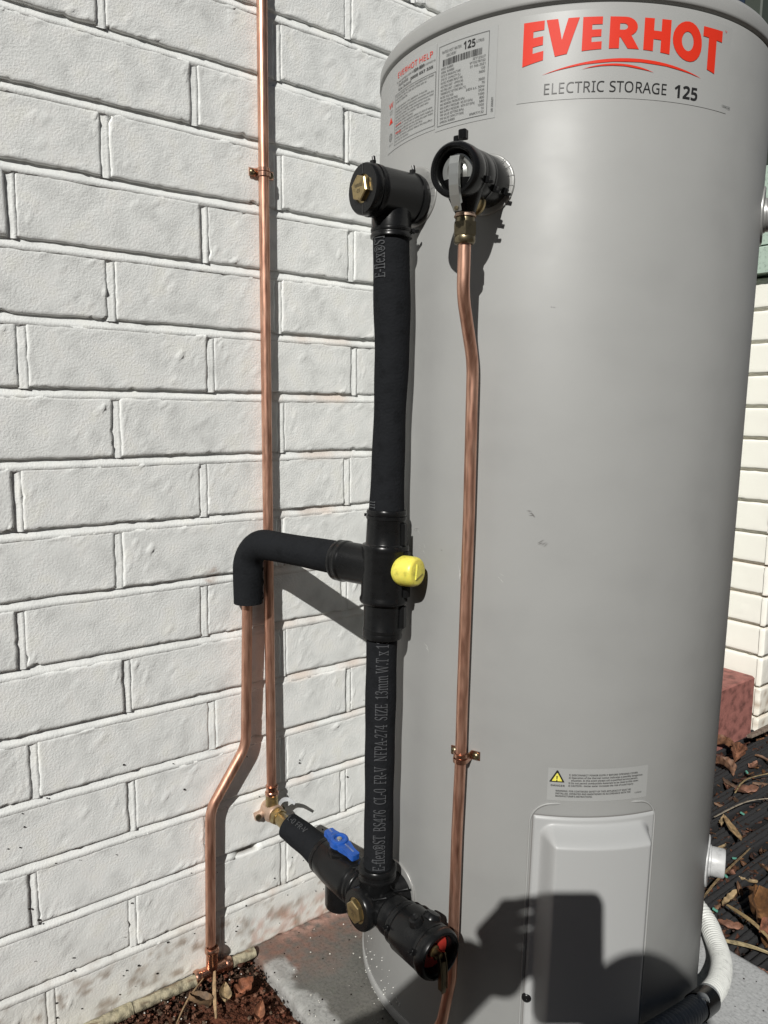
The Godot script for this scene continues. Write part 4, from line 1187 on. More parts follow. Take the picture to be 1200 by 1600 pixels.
	# --- cold water assembly low on the wall, running out along +z
	var A := Vector3(0.549, 0.203, 0.258)
	var dirz := Vector3(0.004, -0.010, 1.0).normalized()
	o = thing("cold_tee", "black covered cross fitting with a brass plug at the cold inlet", "pipe fitting", A)
	mb = MB.new()
	lathe(mb, frame(Vector3(0, 0.012, 0), Vector3.UP), [Vector2(0.0232, -0.01), Vector2(0.0236, 0.022), Vector2(0.0246, 0.0235), Vector2(0.0246, 0.027), Vector2(0.0236, 0.0285), Vector2(0.0236, 0.031), Vector2(0.0250, 0.033), Vector2(0.0250, 0.038), Vector2(0.0235, 0.0402), Vector2(0.018, 0.0405)], 48)
	put("upper_sleeve", mb, M.black_plastic, o)
	xf = Transform3D(Basis(Vector3(0, 0, 1), Vector3(-1, 0, 0), Vector3(0, -1, 0)), Vector3.ZERO)
	mb = MB.new()
	lathe(mb, xf, [Vector2(0.0265, -0.036), Vector2(0.0268, -0.010), Vector2(0.0245, 0.0), Vector2(0.0245, 0.016), Vector2(0.0266, 0.019), Vector2(0.0272, 0.024), Vector2(0.0268, 0.0305), Vector2(0.0250, 0.0328), Vector2(0.0165, 0.0330), Vector2(0.0162, 0.027), Vector2(0, 0.027)], 56)
	put("plug_arm_cover", mb, M.black_plastic, o)
	hexplug(o, xf * Transform3D(Basis(), Vector3(0, 0.0295, 0)), M.brass, 0.0150, 0.0090)
	mb = MB.new()
	lathe(mb, frame(Vector3.ZERO, dirz), [Vector2(0.0240, -0.030), Vector2(0.0240, 0.030), Vector2(0.0246, 0.033), Vector2(0.0252, 0.0335), Vector2(0.0252, 0.046), Vector2(0.0238, 0.0475), Vector2(0.0238, 0.0495), Vector2(0.0, 0.0495)], 52)
	put("through_cover", mb, M.black_plastic, o)
	mb = MB.new()     # gusset ribs between the arms
	for q in [[Vector3(-0.0195, 0.020, 0.020), Vector3(-0.7, 0.7, 0)], [Vector3(0.012, 0.022, 0.024), Vector3(0.4, 0.6, 0.4)]]:
		tube(mb, PackedVector3Array([q[0] - Vector3(0, 0, 0.016), q[0], q[0] + Vector3(0.012, 0.004, 0.010)]), 0.0016, 8)
	put("gusset", mb, M.black_plastic, o)
	ties(o, frame(Vector3(0, 0.012, 0), Vector3.UP), 0.0236, [0.030], [0.9])

	# expansion valve at the end
	var E0 := A + dirz * 0.050
	o = thing("expansion_valve", "black covered valve with a red disc, at the end of the cold line", "valve", E0)
	xf = frame(Vector3.ZERO, dirz)
	mb = MB.new()
	lathe(mb, xf, [Vector2(0.0, 0.0), Vector2(0.0265, 0.0), Vector2(0.0278, 0.0015), Vector2(0.0278, 0.006), Vector2(0.0268, 0.0075), Vector2(0.0268, 0.009), Vector2(0.0290, 0.012), Vector2(0.0302, 0.0145), Vector2(0.0298, 0.056), Vector2(0.0290, 0.0575), Vector2(0.0290, 0.0595), Vector2(0.0304, 0.0615), Vector2(0.0311, 0.066), Vector2(0.0306, 0.0715), Vector2(0.0285, 0.0752), Vector2(0.0258, 0.0758), Vector2(0.0232, 0.0735), Vector2(0.0222, 0.069), Vector2(0.0220, 0.058), Vector2(0, 0.058)], 64)
	put("valve_cover", mb, M.black_plastic, o)
	mb = MB.new()
	lathe(mb, xf, [Vector2(0.0214, 0.0582), Vector2(0.0214, 0.0612), Vector2(0.0205, 0.0622), Vector2(0.0095, 0.0622), Vector2(0.0090, 0.0612), Vector2(0.0088, 0.0582)], 48)
	put("red_disc", mb, M.red, o)
	mb = MB.new()
	lathe(mb, xf, [Vector2(0.0075, 0.0585), Vector2(0.0070, 0.064), Vector2(0.0046, 0.065), Vector2(0.0045, 0.073), Vector2(0.0038, 0.0755), Vector2(0, 0.076)], 28)
	lathe(mb, frame(dirz * 0.0735 + Vector3(-0.008, 0, 0), Vector3.RIGHT), [Vector2(0, 0), Vector2(0.0022, 0), Vector2(0.0022, 0.016), Vector2(0, 0.016)], 14)
	put("spindle", mb, M.brass, o)
	mb = MB.new()
	for e in [-1.0, 1.0]:
		ribbon(mb, PackedVector3Array([dirz * 0.0745 + Vector3(0.0045 * e, 0.004, 0), dirz * 0.078 + Vector3(0.0045 * e, -0.004, 0), dirz * 0.0795 + Vector3(0.0045 * e, -0.018, 0), dirz * 0.080 + Vector3(0.0045 * e, -0.038, 0)]), dirz, func(_u): return 0.0028, 0.0012, Vector3.ZERO)
	ribbon(mb, PackedVector3Array([dirz * 0.080 + Vector3(0, -0.004, 0), dirz * 0.0815 + Vector3(0, -0.018, 0), dirz * 0.082 + Vector3(0, -0.036, 0), dirz * 0.0812 + Vector3(0, -0.043, 0)]), Vector3.RIGHT, func(_u): return 0.0028, 0.0012, Vector3.ZERO)
	put("easing_lever", mb, M.dull_brass, o)
	mb = MB.new()
	lathe(mb, frame(dirz * 0.041 + Vector3(-0.009, 0.0265, 0), Vector3(-0.32, 0.94, 0)), [Vector2(0.0095, 0.0), Vector2(0.0090, 0.005), Vector2(0.0075, 0.0085), Vector2(0.0050, 0.0095), Vector2(0.0036, 0.0085), Vector2(0, 0.007)], 24)
	lathe(mb, frame(dirz * 0.043 + Vector3(0.013, 0.0245, 0), Vector3(0.5, 0.86, 0)), [Vector2(0.0115, 0.0), Vector2(0.0108, 0.004), Vector2(0.0085, 0.0070), Vector2(0, 0.0075)], 24)
	put("clip_stud", mb, M.black_plastic, o)
	ties(o, xf, 0.0272, [0.008], [2.9])
	ties(o, xf, 0.0294, [0.0585], [2.9])

	# ball valve with blue butterfly handle
	var B0 := A - dirz * 0.031
	o = thing("ball_valve", "black covered ball valve with a blue handle between foam and tee", "valve", B0)
	xf = frame(Vector3.ZERO, Vector3(-0.002, 0.012, -1).normalized())
	mb = MB.new()
	lathe(mb, xf, [Vector2(0.0, 0.0), Vector2(0.0240, 0.0), Vector2(0.0262, 0.0016), Vector2(0.0266, 0.0036), Vector2(0.0256, 0.0052), Vector2(0.0256, 0.0062), Vector2(0.0268, 0.0078), Vector2(0.0268, 0.0095), Vector2(0.0260, 0.0112), Vector2(0.0284, 0.0145), Vector2(0.0290, 0.020), Vector2(0.0288, 0.062), Vector2(0.0272, 0.084), Vector2(0.0262, 0.089), Vector2(0.0262, 0.0905), Vector2(0.0270, 0.0915), Vector2(0.0270, 0.0945), Vector2(0.0255, 0.0962), Vector2(0, 0.0962)], 56)
	put("valve_cover", mb, M.black_plastic, o)
	mb = MB.new()
	lathe(mb, frame(Vector3(0.001, -0.006, -0.056), Vector3.DOWN), [Vector2(0.0215, 0.0), Vector2(0.0215, 0.046), Vector2(0.0205, 0.0485), Vector2(0.018, 0.0495), Vector2(0, 0.0495)], 44)
	put("strainer_cover", mb, M.black_plastic, o)
	mb = MB.new()
	lathe(mb, frame(Vector3(-0.001, 0.026, -0.054), Vector3.UP), [Vector2(0.0165, -0.004), Vector2(0.0165, 0.0035), Vector2(0.0150, 0.005), Vector2(0.009, 0.0052), Vector2(0.008, 0.012), Vector2(0, 0.012)], 36)
	put("stem_collar", mb, M.black_plastic, o)
	mb = MB.new()
	var wing := PackedVector2Array()
	for k in 40:
		var a := TAU * k / 40.0
		var rr: float = 0.0132
		var ca := absf(cos(a))
		if ca > 0.80: rr = lerpf(0.0150, 0.040 if cos(a) > 0 else 0.0275, clampf((ca - 0.80) / 0.15, 0, 1))
		var p := Vector2(cos(a) * rr, sin(a) * rr)
		if absf(p.x) > 0.018: p.y = clampf(p.y, -0.0072, 0.0072) if p.x < 0 else clampf(p.y * 0.8, -0.0064, 0.0064)
		wing.append(p)
	var hx := Transform3D(Basis(Vector3(0.03, -0.10, 1).normalized(), Vector3(0, 1, 0.10).normalized(), Vector3(-1, 0, 0.03)), Vector3(-0.001, 0.0405, -0.056))
	prism(mb, hx, wing, -0.0040, 0.0040, 0.0007)
	lathe(mb, Transform3D(hx.basis.orthonormalized(), hx.origin), [Vector2(0.0122, 0.0038), Vector2(0.0121, 0.0060), Vector2(0.0114, 0.0066), Vector2(0.0078, 0.0066), Vector2(0.0070, 0.0060), Vector2(0.0068, 0.0040), Vector2(0, 0.0040)], 36)
	var hd := put("blue_handle", mb, M.blue, o)
	mb = MB.new()
	lathe(mb, Transform3D(hx.basis.orthonormalized(), hx.origin), [Vector2(0.0036, 0.0040), Vector2(0.0036, 0.0058), Vector2(0.0026, 0.0066), Vector2(0, 0.0067)], 20); put("handle_screw", mb, M.steel, hd)
	mb = MB.new()
	for q in [["WATERMARK", 0.0135, 0.0035], ["PN25", -0.0255, 0.0035]]:
		var t := glyph_tris(q[0], "sans")
		for k in t.size(): t[k] = Vector2(q[1] + t[k].x * 0.0034, -0.0012 + t[k].y * 0.0034)
		lay(mb, t, func(p): return [hx * Vector3(p.x, 0.0049, -p.y), Vector3.UP], 0.01)
	put("handle_lettering", mb, M.white_plastic, hd)
	ties(o, xf, 0.0264, [0.0898, 0.0105], [3.4, 3.5])
	# foam sleeve
	mb = MB.new()
	var s0 := B0 + Vector3(-0.002, 0.012, -1).normalized() * 0.0930
	var s1 := Vector3(0.5315, 0.221, 0.060)
	tube(mb, densify(PackedVector3Array([s0, s0.lerp(s1, 0.5) + Vector3(0, 0.001, 0), s1]), 0.006), func(a): return lerpf(0.0245, 0.0205, clampf(a / 0.03, 0, 1)) - 0.0014 * clampf((a - 0.055) / 0.02, 0, 1), 32)
	var fs := tag(put("foam_sleeve", mb, M.foam), "short black foam sleeve between the brass tap and blue handled valve", "pipe lagging", "black foam pipe lagging")
	mb = MB.new()
	var t2 := glyph_tris("CL-0 FR-V", "sans")
	var sd := (s1 - s0).normalized()
	var sfr := frame(s1, -sd, Vector3.UP)
	for k in t2.size(): t2[k] = Vector2(0.003 + t2[k].x * 0.0105, (t2[k].y - 0.36) * 0.0105)
	lay(mb, t2, func(p):
		var a: float = -p.y / 0.0225
		var upv := Vector3.UP
		var sv := upv.cross(sd).normalized()
		var d := (upv * cos(a + 0.35) + sv * sin(a + 0.35)).normalized()
		return [s1 - sd * p.x + d * 0.0252, d], 0.004)
	put("lettering", mb, M.foam_print, fs)

	# brass tap elbow on the wall
	var W := Vector3(0.5282, 0.2255, 0.0122)
	o = thing("wall_elbow", "brass lugged wall elbow at the foot of the straight copper pipe", "pipe fitting", W)
	mb = MB.new()
	lathe(mb, frame(Vector3(0, 0.006, 0.003), Vector3.UP), [Vector2(0.0096, 0.0), Vector2(0.0096, 0.0155), Vector2(0.0088, 0.016), Vector2(0.0088, 0.0168), Vector2(0.0096, 0.0172), Vector2(0.0096, 0.0270), Vector2(0, 0.027)], 32)
	put("brass_union", mb, M.brass, o)
	mb = MB.new()
	for h in [0.0300, 0.0385]:
		lathe(mb, frame(Vector3(0, h, 0.003), Vector3.UP), [Vector2(0.0078, -0.003), Vector2(0.0098, -0.0028), Vector2(0.0104, -0.001), Vector2(0.0104, 0.0016), Vector2(0.0094, 0.0032), Vector2(0.0076, 0.0034)] if h < 0.035 else [Vector2(0.0074, -0.0055), Vector2(0.0086, -0.005), Vector2(0.0086, 0.0008), Vector2(0.0094, 0.0012), Vector2(0.0094, 0.0034), Vector2(0.0074, 0.0036)], 32)
	put("pressed_socket", mb, M.bright_copper, o)
	mb = MB.new()
	var dz := (Vector3(0.5315, 0.221, 0.060) - W).normalized()
	lathe(mb, frame(-dz * 0.014, dz), [Vector2(0, 0), Vector2(0.0115, 0.0), Vector2(0.0120, 0.004), Vector2(0.0130, 0.010), Vector2(0.0142, 0.0185), Vector2(0.0142, 0.0275), Vector2(0.0134, 0.0290), Vector2(0, 0.029)], 36)
	lathe(mb, frame(Vector3(0, -0.006, 0.001), Vector3.UP), [Vector2(0, -0.008), Vector2(0.0095, -0.008), Vector2(0.0112, -0.004), Vector2(0.0112, 0.012), Vector2(0.0100, 0.0165), Vector2(0, 0.0165)], 32)
	put("elbow_body", mb, M.bronze, o)
	for s in [-1.0, 1.0]:
		mb = MB.new()
		tube(mb, PackedVector3Array([Vector3(0, 0.0015 * -s, -0.007), Vector3(s * 0.015, 0.006 * -s * s, -0.0085), Vector3(s * 0.0235, 0.0075 * -s * s, -0.0095)]), 0.0062, 20)
		put("lug", mb, M.bronze, o)
		mb = MB.new(); lathe(mb, frame(Vector3(s * 0.0205, -0.006, -0.0035), Vector3(0, 0, 1)), [Vector2(0.0048, 0), Vector2(0.0046, 0.0016), Vector2(0.0025, 0.0028), Vector2(0, 0.0022)], 18); put("lug_screw", mb, M.dull_brass, o)
	mb = MB.new()
	prism(mb, frame(dz * 0.0150, dz), ngon(0.0132, 6, 0.4), 0.0, 0.010, 0.0009)
	lathe(mb, frame(dz * 0.025, dz), [Vector2(0.0098, 0.0), Vector2(0.0104, 0.002), Vector2(0.0104, 0.022), Vector2(0, 0.022)], 32)
	put("brass_nut", mb, M.brass, o)
	# loose end of thread tape
	mb = MB.new()
	var tp := spline([Vector3(0.008, 0.010, 0.010), Vector3(0.012, 0.019, 0.015), Vector3(0.017, 0.022, 0.022), Vector3(0.021, 0.0195, 0.027), Vector3(0.0245, 0.0165, 0.031)], 0.003)
	ribbon(mb, tp, Vector3(0.3, 0.9, -0.3).normalized(), func(u): return 0.0036 * (1.0 - 0.4 * u), 0.0006, Vector3.ZERO)
	put("thread_tape", mb, M.tape, o)

# a flat strip along a path: `across` is its width direction
func ribbon(mb: MB, pts: PackedVector3Array, across: Vector3, half: Callable, thick: float, shift_by: Vector3) -> void:
	var cnt := pts.size()
	var first := mb.v.size(); var fi := mb.i.size()
	var mid := Vector3.ZERO
	for k in cnt:
		var t := (pts[mini(k + 1, cnt - 1)] - pts[maxi(k - 1, 0)]).normalized()
		var ac := (across - t * across.dot(t)).normalized()
		var nn := t.cross(ac)
		var h: float = half.call(float(k) / (cnt - 1))
		var p := pts[k] + shift_by
		for q in [[-1, -1], [1, -1], [1, 1], [-1, 1]]:
			mb.vert(p + ac * h * q[0] + nn * thick * 0.5 * q[1], (ac * 0.0 + nn * q[1]).normalized() if true else nn)
	for k in cnt - 1:
		for f in [[0, 1], [1, 2], [2, 3], [3, 0]]:
			var a: int = first + k * 4 + f[0]; var b: int = first + k * 4 + f[1]
			# each side gets its own corner normals
			var p0 := mb.v[a]; var p1 := mb.v[b]; var p2 := mb.v[b + 4]; var p3 := mb.v[a + 4]
			var fc := (p0 + p1 + p2 + p3) * 0.25
			var ce := (mb.v[first + k * 4] + mb.v[first + k * 4 + 1] + mb.v[first + k * 4 + 2] + mb.v[first + k * 4 + 3] + mb.v[first + k * 4 + 4] + mb.v[first + k * 4 + 5] + mb.v[first + k * 4 + 6] + mb.v[first + k * 4 + 7]) / 8.0
			var g := (p1 - p0).cross(p3 - p0).normalized()
			if g.dot(fc - ce) < 0: g = -g
			mb.quad(mb.vert(p0, g), mb.vert(p1, g), mb.vert(p2, g), mb.vert(p3, g))
	for e in [0, cnt - 1]:
		var t := (pts[1] - pts[0]).normalized() * -1.0 if e == 0 else (pts[cnt - 1] - pts[cnt - 2]).normalized()
		var ids := []
		for q in 4: ids.append(mb.vert(mb.v[first + e * 4 + q], t))
		mb.quad(ids[0], ids[1], ids[2], ids[3])

func build_hose() -> void:
	var mb := MB.new()
	var path := spline([Vector3(1.075, 0.10, 0.30), Vector3(1.125, 0.045, 0.335), Vector3(1.1145, 0.02, 0.3945), Vector3(1.0803, 0.019, 0.4318), Vector3(1.0295, 0.028, 0.4713), Vector3(0.9648, 0.045, 0.502), Vector3(0.9074, 0.0605, 0.5181)], 0.0007)
	tube(mb, path, func(a): return 0.0121 + 0.0034 * pow(absf(sin(a * PI / 0.0064)), 0.45), 24)
	tag(put("white_corrugated_hose", mb, M.hose), "white corrugated hose curving over the slab at the tank foot", "hose")
	mb = MB.new()
	path = spline([Vector3(0.915, 0.0588, 0.5165), Vector3(0.8594, 0.074, 0.527), Vector3(0.8208, 0.083, 0.531), Vector3(0.7838, 0.088, 0.531), Vector3(0.745, 0.090, 0.527), Vector3(0.70, 0.092, 0.510)], 0.0008)
	tube(mb, path, func(a): return 0.0130 + 0.0028 * pow(absf(sin(a * PI / 0.0070)), 0.5), 24)
	tag(put("grey_corrugated_conduit", mb, M.grey_conduit), "dark grey corrugated conduit below the tank's access cover", "conduit")
	var o := thing("hose_clamp", "black saddle clamp joining the white hose and grey conduit", "clamp", Vector3(0.885, 0.0668, 0.523))
	mb = MB.new()
	tube(mb, PackedVector3Array([Vector3(0.020, -0.0055, -0.003), Vector3(-0.018, 0.0055, 0.003)]), 0.0172, 32)
	put("band", mb, M.black_plastic, o)
	mb = MB.new(); lathe(mb, frame(Vector3(-0.012, 0.0165, 0.008), Vector3(-0.35, 0.55, 0.75)), [Vector2(0.0088, -0.008), Vector2(0.0088, 0.001), Vector2(0.0078, 0.0022), Vector2(0, 0.0022)], 24); put("clamp_ear", mb, M.grey_conduit, o)
	mb = MB.new(); lathe(mb, frame(Vector3(-0.0128, 0.0178, 0.0098), Vector3(-0.35, 0.55, 0.75)), [Vector2(0.0040, 0.0), Vector2(0.0040, 0.001), Vector2(0.0028, 0.0020), Vector2(0, 0.0014)], 16); put("clamp_screw", mb, M.steel, o)

# ---------------------------------------------------------------- black slats, leaves, grit
func slat(len_: float, sd: float) -> MB:
	var mb := MB.new()
	var prof := [[-0.0170, -0.055], [-0.0168, -0.008], [-0.0150, -0.0015], [-0.0105, 0.0], [-0.0075, -0.0045], [-0.0050, -0.0045], [-0.0025, 0.0008], [0.0030, 0.0008], [0.0055, -0.0045], [0.0080, -0.0045], [0.0110, 0.0], [0.0152, -0.0015], [0.0168, -0.008], [0.0170, -0.055]]
	var nn := ceili(len_ / 0.03)
	var f := func(a: int, b: int) -> Vector3:
		var x := len_ * a / nn
		var p: Array = prof[b]
		return Vector3(x, p[1] + nz.get_noise_3d(x * 3.0, b * 0.05, sd) * 0.0022 + nz.get_noise_3d(x * 22.0, b * 0.9, sd) * 0.0009, p[0] + nz.get_noise_3d(x * 2.6, 4.0, sd) * 0.0022 + nz.get_noise_3d(x * 30.0, b * 0.7, sd + 3.0) * 0.0008)
	mb.grid(nn + 1, prof.size(), f, Vector3.UP)
	return mb

func build_deck() -> void:
	var o := thing("slatted_mat", "black grooved slatted decking full of dead leaves, right of the tank", "decking", Vector3(1.12, -0.05, 0.2))
	for k in 15:
		var z := -0.21 + k * 0.0465 + rng.randf_range(-0.003, 0.003)
		var s := put("slat", slat(1.75, k * 7.3), M.slat, o)
		s.position = Vector3(rng.randf_range(-0.004, 0.03) + (0.0 if z < 0.25 else 0.0), rng.randf_range(-0.004, 0.004), z)
		s.rotation.y = rng.randf_range(-0.012, 0.012)
		s.rotation.x = rng.randf_range(-0.12, 0.12)
	var mb := MB.new()
	var f := func(a: int, b: int) -> Vector3:
		var x := 1.10 + a * 0.014; var z := -0.06 + b * 0.014
		return Vector3(x, -0.078 + nz2.get_noise_2d(x * 14.0, z * 14.0) * 0.008 + nz.get_noise_2d(x * 50.0, z * 50.0) * 0.004, z)
	mb.grid(140, 70, f, Vector3.UP, func(p): return Color(0.075, 0.04, 0.022).lerp(Color(0.03, 0.02, 0.014), nz2.get_noise_2d(p.x * 25.0, p.z * 25.0) * 0.5 + 0.5))
	tag(put("leaf_litter", mb, M.soil), "", "", "", "stuff")

func leaf_mesh(len_: float, wid: float, lobes: int, curl: float, sd: float, col: Color) -> MB:
	var mb := MB.new()
	var nu := 15; var nv := 9
	var f := func(a: int, b: int) -> Vector3:
		var u := a / (nu - 1.0); var w := (b / (nv - 1.0)) * 2.0 - 1.0
		var half := wid * 0.5 * pow(sin(PI * pow(u, 0.8)), 0.7)
		if lobes > 0: half *= 0.62 + 0.38 * absf(sin(u * PI * (lobes + 0.5) + 0.3))
		if a == 0 or a == nu - 1: half = 0.0006
		var x := (u - 0.5) * len_; var y := w * half
		var h := curl * (w * w * 0.55 * wid + 0.45 * len_ * (u - 0.5) * (u - 0.5) * 2.0 * sin(sd)) + nz.get_noise_3d(u * 5.0, w * 3.0, sd) * 0.10 * wid
		h -= 0.02 * wid * (1.0 - absf(w)) 
		return Vector3(x, h, y)
	mb.grid(nu, nv, f, Vector3.UP, func(p): return col.lerp(col * 0.55, clampf(nz.get_noise_3d(p.x * 60.0, p.z * 60.0, sd) + 0.3, 0, 1)).lerp(col * 1.3, 1.0 if absf(p.z) < wid * 0.035 else 0.0))
	return mb

func build_litter() -> void:
	var browns := [Color(0.24, 0.13, 0.07), Color(0.17, 0.095, 0.055), Color(0.33, 0.20, 0.115), Color(0.40, 0.29, 0.16), Color(0.13, 0.075, 0.045), Color(0.26, 0.125, 0.08)]
	var kinds := []
	for k in 12:
		kinds.append(leaf_mesh(0.034 + 0.006 * (k % 4), 0.013 + 0.004 * (k % 3), [0, 3, 0, 2][k % 4], [0.8, -0.5, 1.1][k % 3], k * 3.1, browns[k % 6] * (1.15 if k % 2 else 0.9)).mesh())
	var words := ["short smooth mid brown", "lobed dark brown", "longish smooth tan", "long lobed straw coloured", "short smooth nearly black", "lobed reddish brown", "long smooth mid brown", "long lobed dark brown", "short smooth tan", "short lobed straw coloured", "long smooth nearly black", "long lobed reddish brown"]
	# leaves between the slats
	for k in 96:
		var x := 1.13 + pow(rng.randf(), 1.3) * 1.15
		var row := rng.randi_range(2, 10)
		var z := 0.2 - 0.21 + (row + 0.5) * 0.0465 + rng.randf_range(-0.012, 0.012)
		if z > 0.5: continue
		var l := put("dry_leaf", kinds[k % 12], M.leaf)
		l.position = Vector3(x, -0.052 + rng.randf_range(-0.006, 0.008), z)
		l.rotation = Vector3(rng.randf_range(-0.5, 0.5), rng.randf_range(0, TAU), rng.randf_range(-0.5, 0.5))
		l.scale = Vector3.ONE * rng.randf_range(0.65, 1.15)
		tag(l, "%s dry leaf caught between the black slats" % words[k % 12], "leaf", "dry leaves among the slats")
	var special := [
		[Vector3(1.262, -0.028, 0.420), 0.115, 0.075, 3, 0.9, Color(0.24, 0.115, 0.045), 0.7, "largest curled brown leaf at the right edge, above the slab corner"],
		[Vector3(1.215, -0.018, 0.475), 0.070, 0.045, 2, 0.9, Color(0.33, 0.13, 0.075), 2.2, "reddish brown leaf on the slab edge under the largest leaf"],
		[Vector3(1.50, -0.036, 0.235), 0.075, 0.020, 0, 0.3, Color(0.36, 0.24, 0.12), 1.0, "long pale tan leaf lying across the slats"],
		[Vector3(1.84, -0.028, 0.062), 0.062, 0.042, 2, 1.0, Color(0.30, 0.135, 0.075), 0.4, "brown lobed leaf on the slats below the white pier"],
		[Vector3(1.86, -0.025, 0.012), 0.055, 0.032, 2, 1.2, Color(0.26, 0.12, 0.06), 2.5, "folded brown leaf leaning at the foot of the red step"],
		[Vector3(1.76, -0.032, 0.075), 0.058, 0.034, 3, 1.0, Color(0.28, 0.15, 0.09), 1.4, "crumpled brown leaf close to the tank's right edge"],
		[Vector3(0.447, 0.004, 0.0755), 0.034, 0.026, 2, 0.7, Color(0.32, 0.12, 0.06), 0.3, "red brown leaf on the soil beside the slab corner"],
		[Vector3(0.421, 0.003, 0.066), 0.030, 0.018, 0, 0.5, Color(0.45, 0.33, 0.18), 1.2, "pale curled leaf on the soil below the copper tee"],
		[Vector3(0.385, 0.003, 0.060), 0.034, 0.022, 0, 0.9, Color(0.24, 0.15, 0.08), 2.4, "dull brown leaf on the soil under the copper tee"],
		[Vector3(0.445, 0.0, 0.124), 0.030, 0.016, 0, 0.7, Color(0.40, 0.17, 0.09), 0.9, "orange brown leaf on the red soil by the slab edge"]]
	for s in special:
		var l := put("dry_leaf", leaf_mesh(s[1], s[2], s[3], s[4], s[1] * 91.0, s[5]), M.leaf)
		l.position = s[0]; l.rotation = Vector3(0.2, s[6], 0.15)
		tag(l, s[7], "leaf")
	# twigs and stalks
	var stalks := [
		[[Vector3(1.63, -0.022, 0.17), Vector3(1.72, -0.020, 0.155), Vector3(1.86, -0.024, 0.19)], 0.0015, Color(0.42, 0.31, 0.15), "straw coloured stalk across the slats below the pier"],
		[[Vector3(1.50, -0.026, 0.195), Vector3(1.62, -0.024, 0.205), Vector3(1.70, -0.026, 0.24)], 0.0015, Color(0.44, 0.38, 0.29), "pale grey stalk lying on the slats"],
		[[Vector3(1.20, -0.030, 0.335), Vector3(1.30, -0.026, 0.318), Vector3(1.45, -0.028, 0.30)], 0.0016, Color(0.33, 0.23, 0.12), "thin brown twig just above the right hand pipe cap"],
		[[Vector3(1.135, -0.020, 0.410), Vector3(1.150, -0.012, 0.455), Vector3(1.168, -0.016, 0.490)], 0.0022, Color(0.46, 0.37, 0.21), "cream bark strip along the slab's right edge"],
		[[Vector3(1.225, -0.016, 0.375), Vector3(1.205, -0.008, 0.430), Vector3(1.185, -0.012, 0.480)], 0.0022, Color(0.38, 0.27, 0.13), "tan curled stalk beside the largest leaf"],
		[[Vector3(1.95, -0.02, 0.035), Vector3(2.10, -0.012, 0.045), Vector3(2.3, -0.014, 0.04)], 0.0085, Color(0.26, 0.20, 0.16), "thick grey stick at the foot of the white pier"],
		[[Vector3(0.424, 0.012, 0.026), Vector3(0.408, 0.010, 0.060), Vector3(0.392, 0.004, 0.100)], 0.0020, Color(0.46, 0.31, 0.17), "tan stalk on the soil pointing away from the copper tee"],
		[[Vector3(0.408, 0.006, 0.022), Vector3(0.372, 0.008, 0.050), Vector3(0.345, 0.002, 0.075)], 0.0011, Color(0.36, 0.24, 0.13), "brown twig on the soil left of the tan stalk"]]
	for s in stalks:
		var mb := MB.new()
		var r: float = s[1]
		var path := spline(s[0], 0.006)
		ribbon(mb, path, Vector3(0.3, 0.3, 0.9), func(u): return r * (0.6 + 0.8 * sin(PI * clampf(u * 0.9 + 0.08, 0, 1))), r * 0.9, Vector3.ZERO)
		for k in mb.c.size(): mb.c[k] = s[2]
		tag(put("stalk", mb, M.leaf), s[3], "twig")
	# teal plastic chips
	var chip := MB.new(); box(chip, Transform3D(), Vector3(0.010, 0.003, 0.0045), 0.001, Color(0.08, 0.24, 0.185))
	var cm := chip.mesh()
	var spots := [Vector2(1.238, 0.348), Vector2(1.42, 0.285), Vector2(1.35, 0.305), Vector2(1.60, 0.205), Vector2(1.72, 0.155), Vector2(1.80, 0.11)]
	for k in spots.size():
		var l := put("plastic_chip", cm, M.plain)
		l.position = Vector3(spots[k].x, -0.046, spots[k].y); l.rotation = Vector3(0.1, rng.randf_range(0, 3), 0.2)
		tag(l, "small teal plastic chip lying among the black slats", "plastic chip", "teal plastic chips")
	# grit: stones and crumbs nobody could count
	var peb := MB.new()
	var f := func(a: int, b: int) -> Vector3:
		var th := TAU * a / 7.0; var ph := PI * b / 4.0
		return Vector3(cos(th) * sin(ph), cos(ph) * 0.7, sin(th) * sin(ph)) * (1.0 + 0.45 * sin(a * 2.7 + b * 1.9))
	peb.grid(8, 5, f, Vector3.ZERO, null, true)
	var pm := peb.mesh()
	scatter("soil_crumbs", pm, M.soil, 5200, func():
		var x := rng.randf_range(-0.1, 0.49); var z := pow(rng.randf(), 1.5) * 0.55 + 0.012
		return Vector3(x, -0.008 + rng.randf_range(-0.004, 0.010) - z * 0.03, z), func(): return pow(rng.randf(), 3.0) * 0.0036 + 0.0007, func(): return [Color(0.19, 0.07, 0.042), Color(0.11, 0.052, 0.035), Color(0.26, 0.13, 0.085), Color(0.17, 0.12, 0.085)][rng.randi() % 4])
	scatter("pale_grit", pm, M.concrete, 420, func():
		var x := rng.randf_range(0.05, 0.78); var z := rng.randf_range(0.01, 0.5)
		var on: bool = x > 0.497
		return Vector3(x, 0.0006 if on else 0.0 - z * 0.03 + rng.randf_range(-0.004, 0.006), z), func(): return rng.randf_range(0.0004, 0.0013), func(): return Color(0.7, 0.68, 0.62))
	scatter("paint_spatter", pm, M.pale_scuff, 70, func():
		return cyl(rng.randf_range(176.0, 206.0), 0.004 + pow(rng.randf(), 2.0) * 0.09, R + 0.0006), func(): return rng.randf_range(0.0004, 0.0011), func(): return Color(1.5, 1.5, 1.45))
	scatter("wall_specks", pm, M.soil, 90, func():
		return Vector3(rng.randf_range(0.0, 0.75), 0.02 + pow(rng.randf(), 1.6) * 0.34, rng.randf_range(-0.0002, 0.0009)), func(): return rng.randf_range(0.0005, 0.0016), func(): return Color(0.035, 0.028, 0.024))
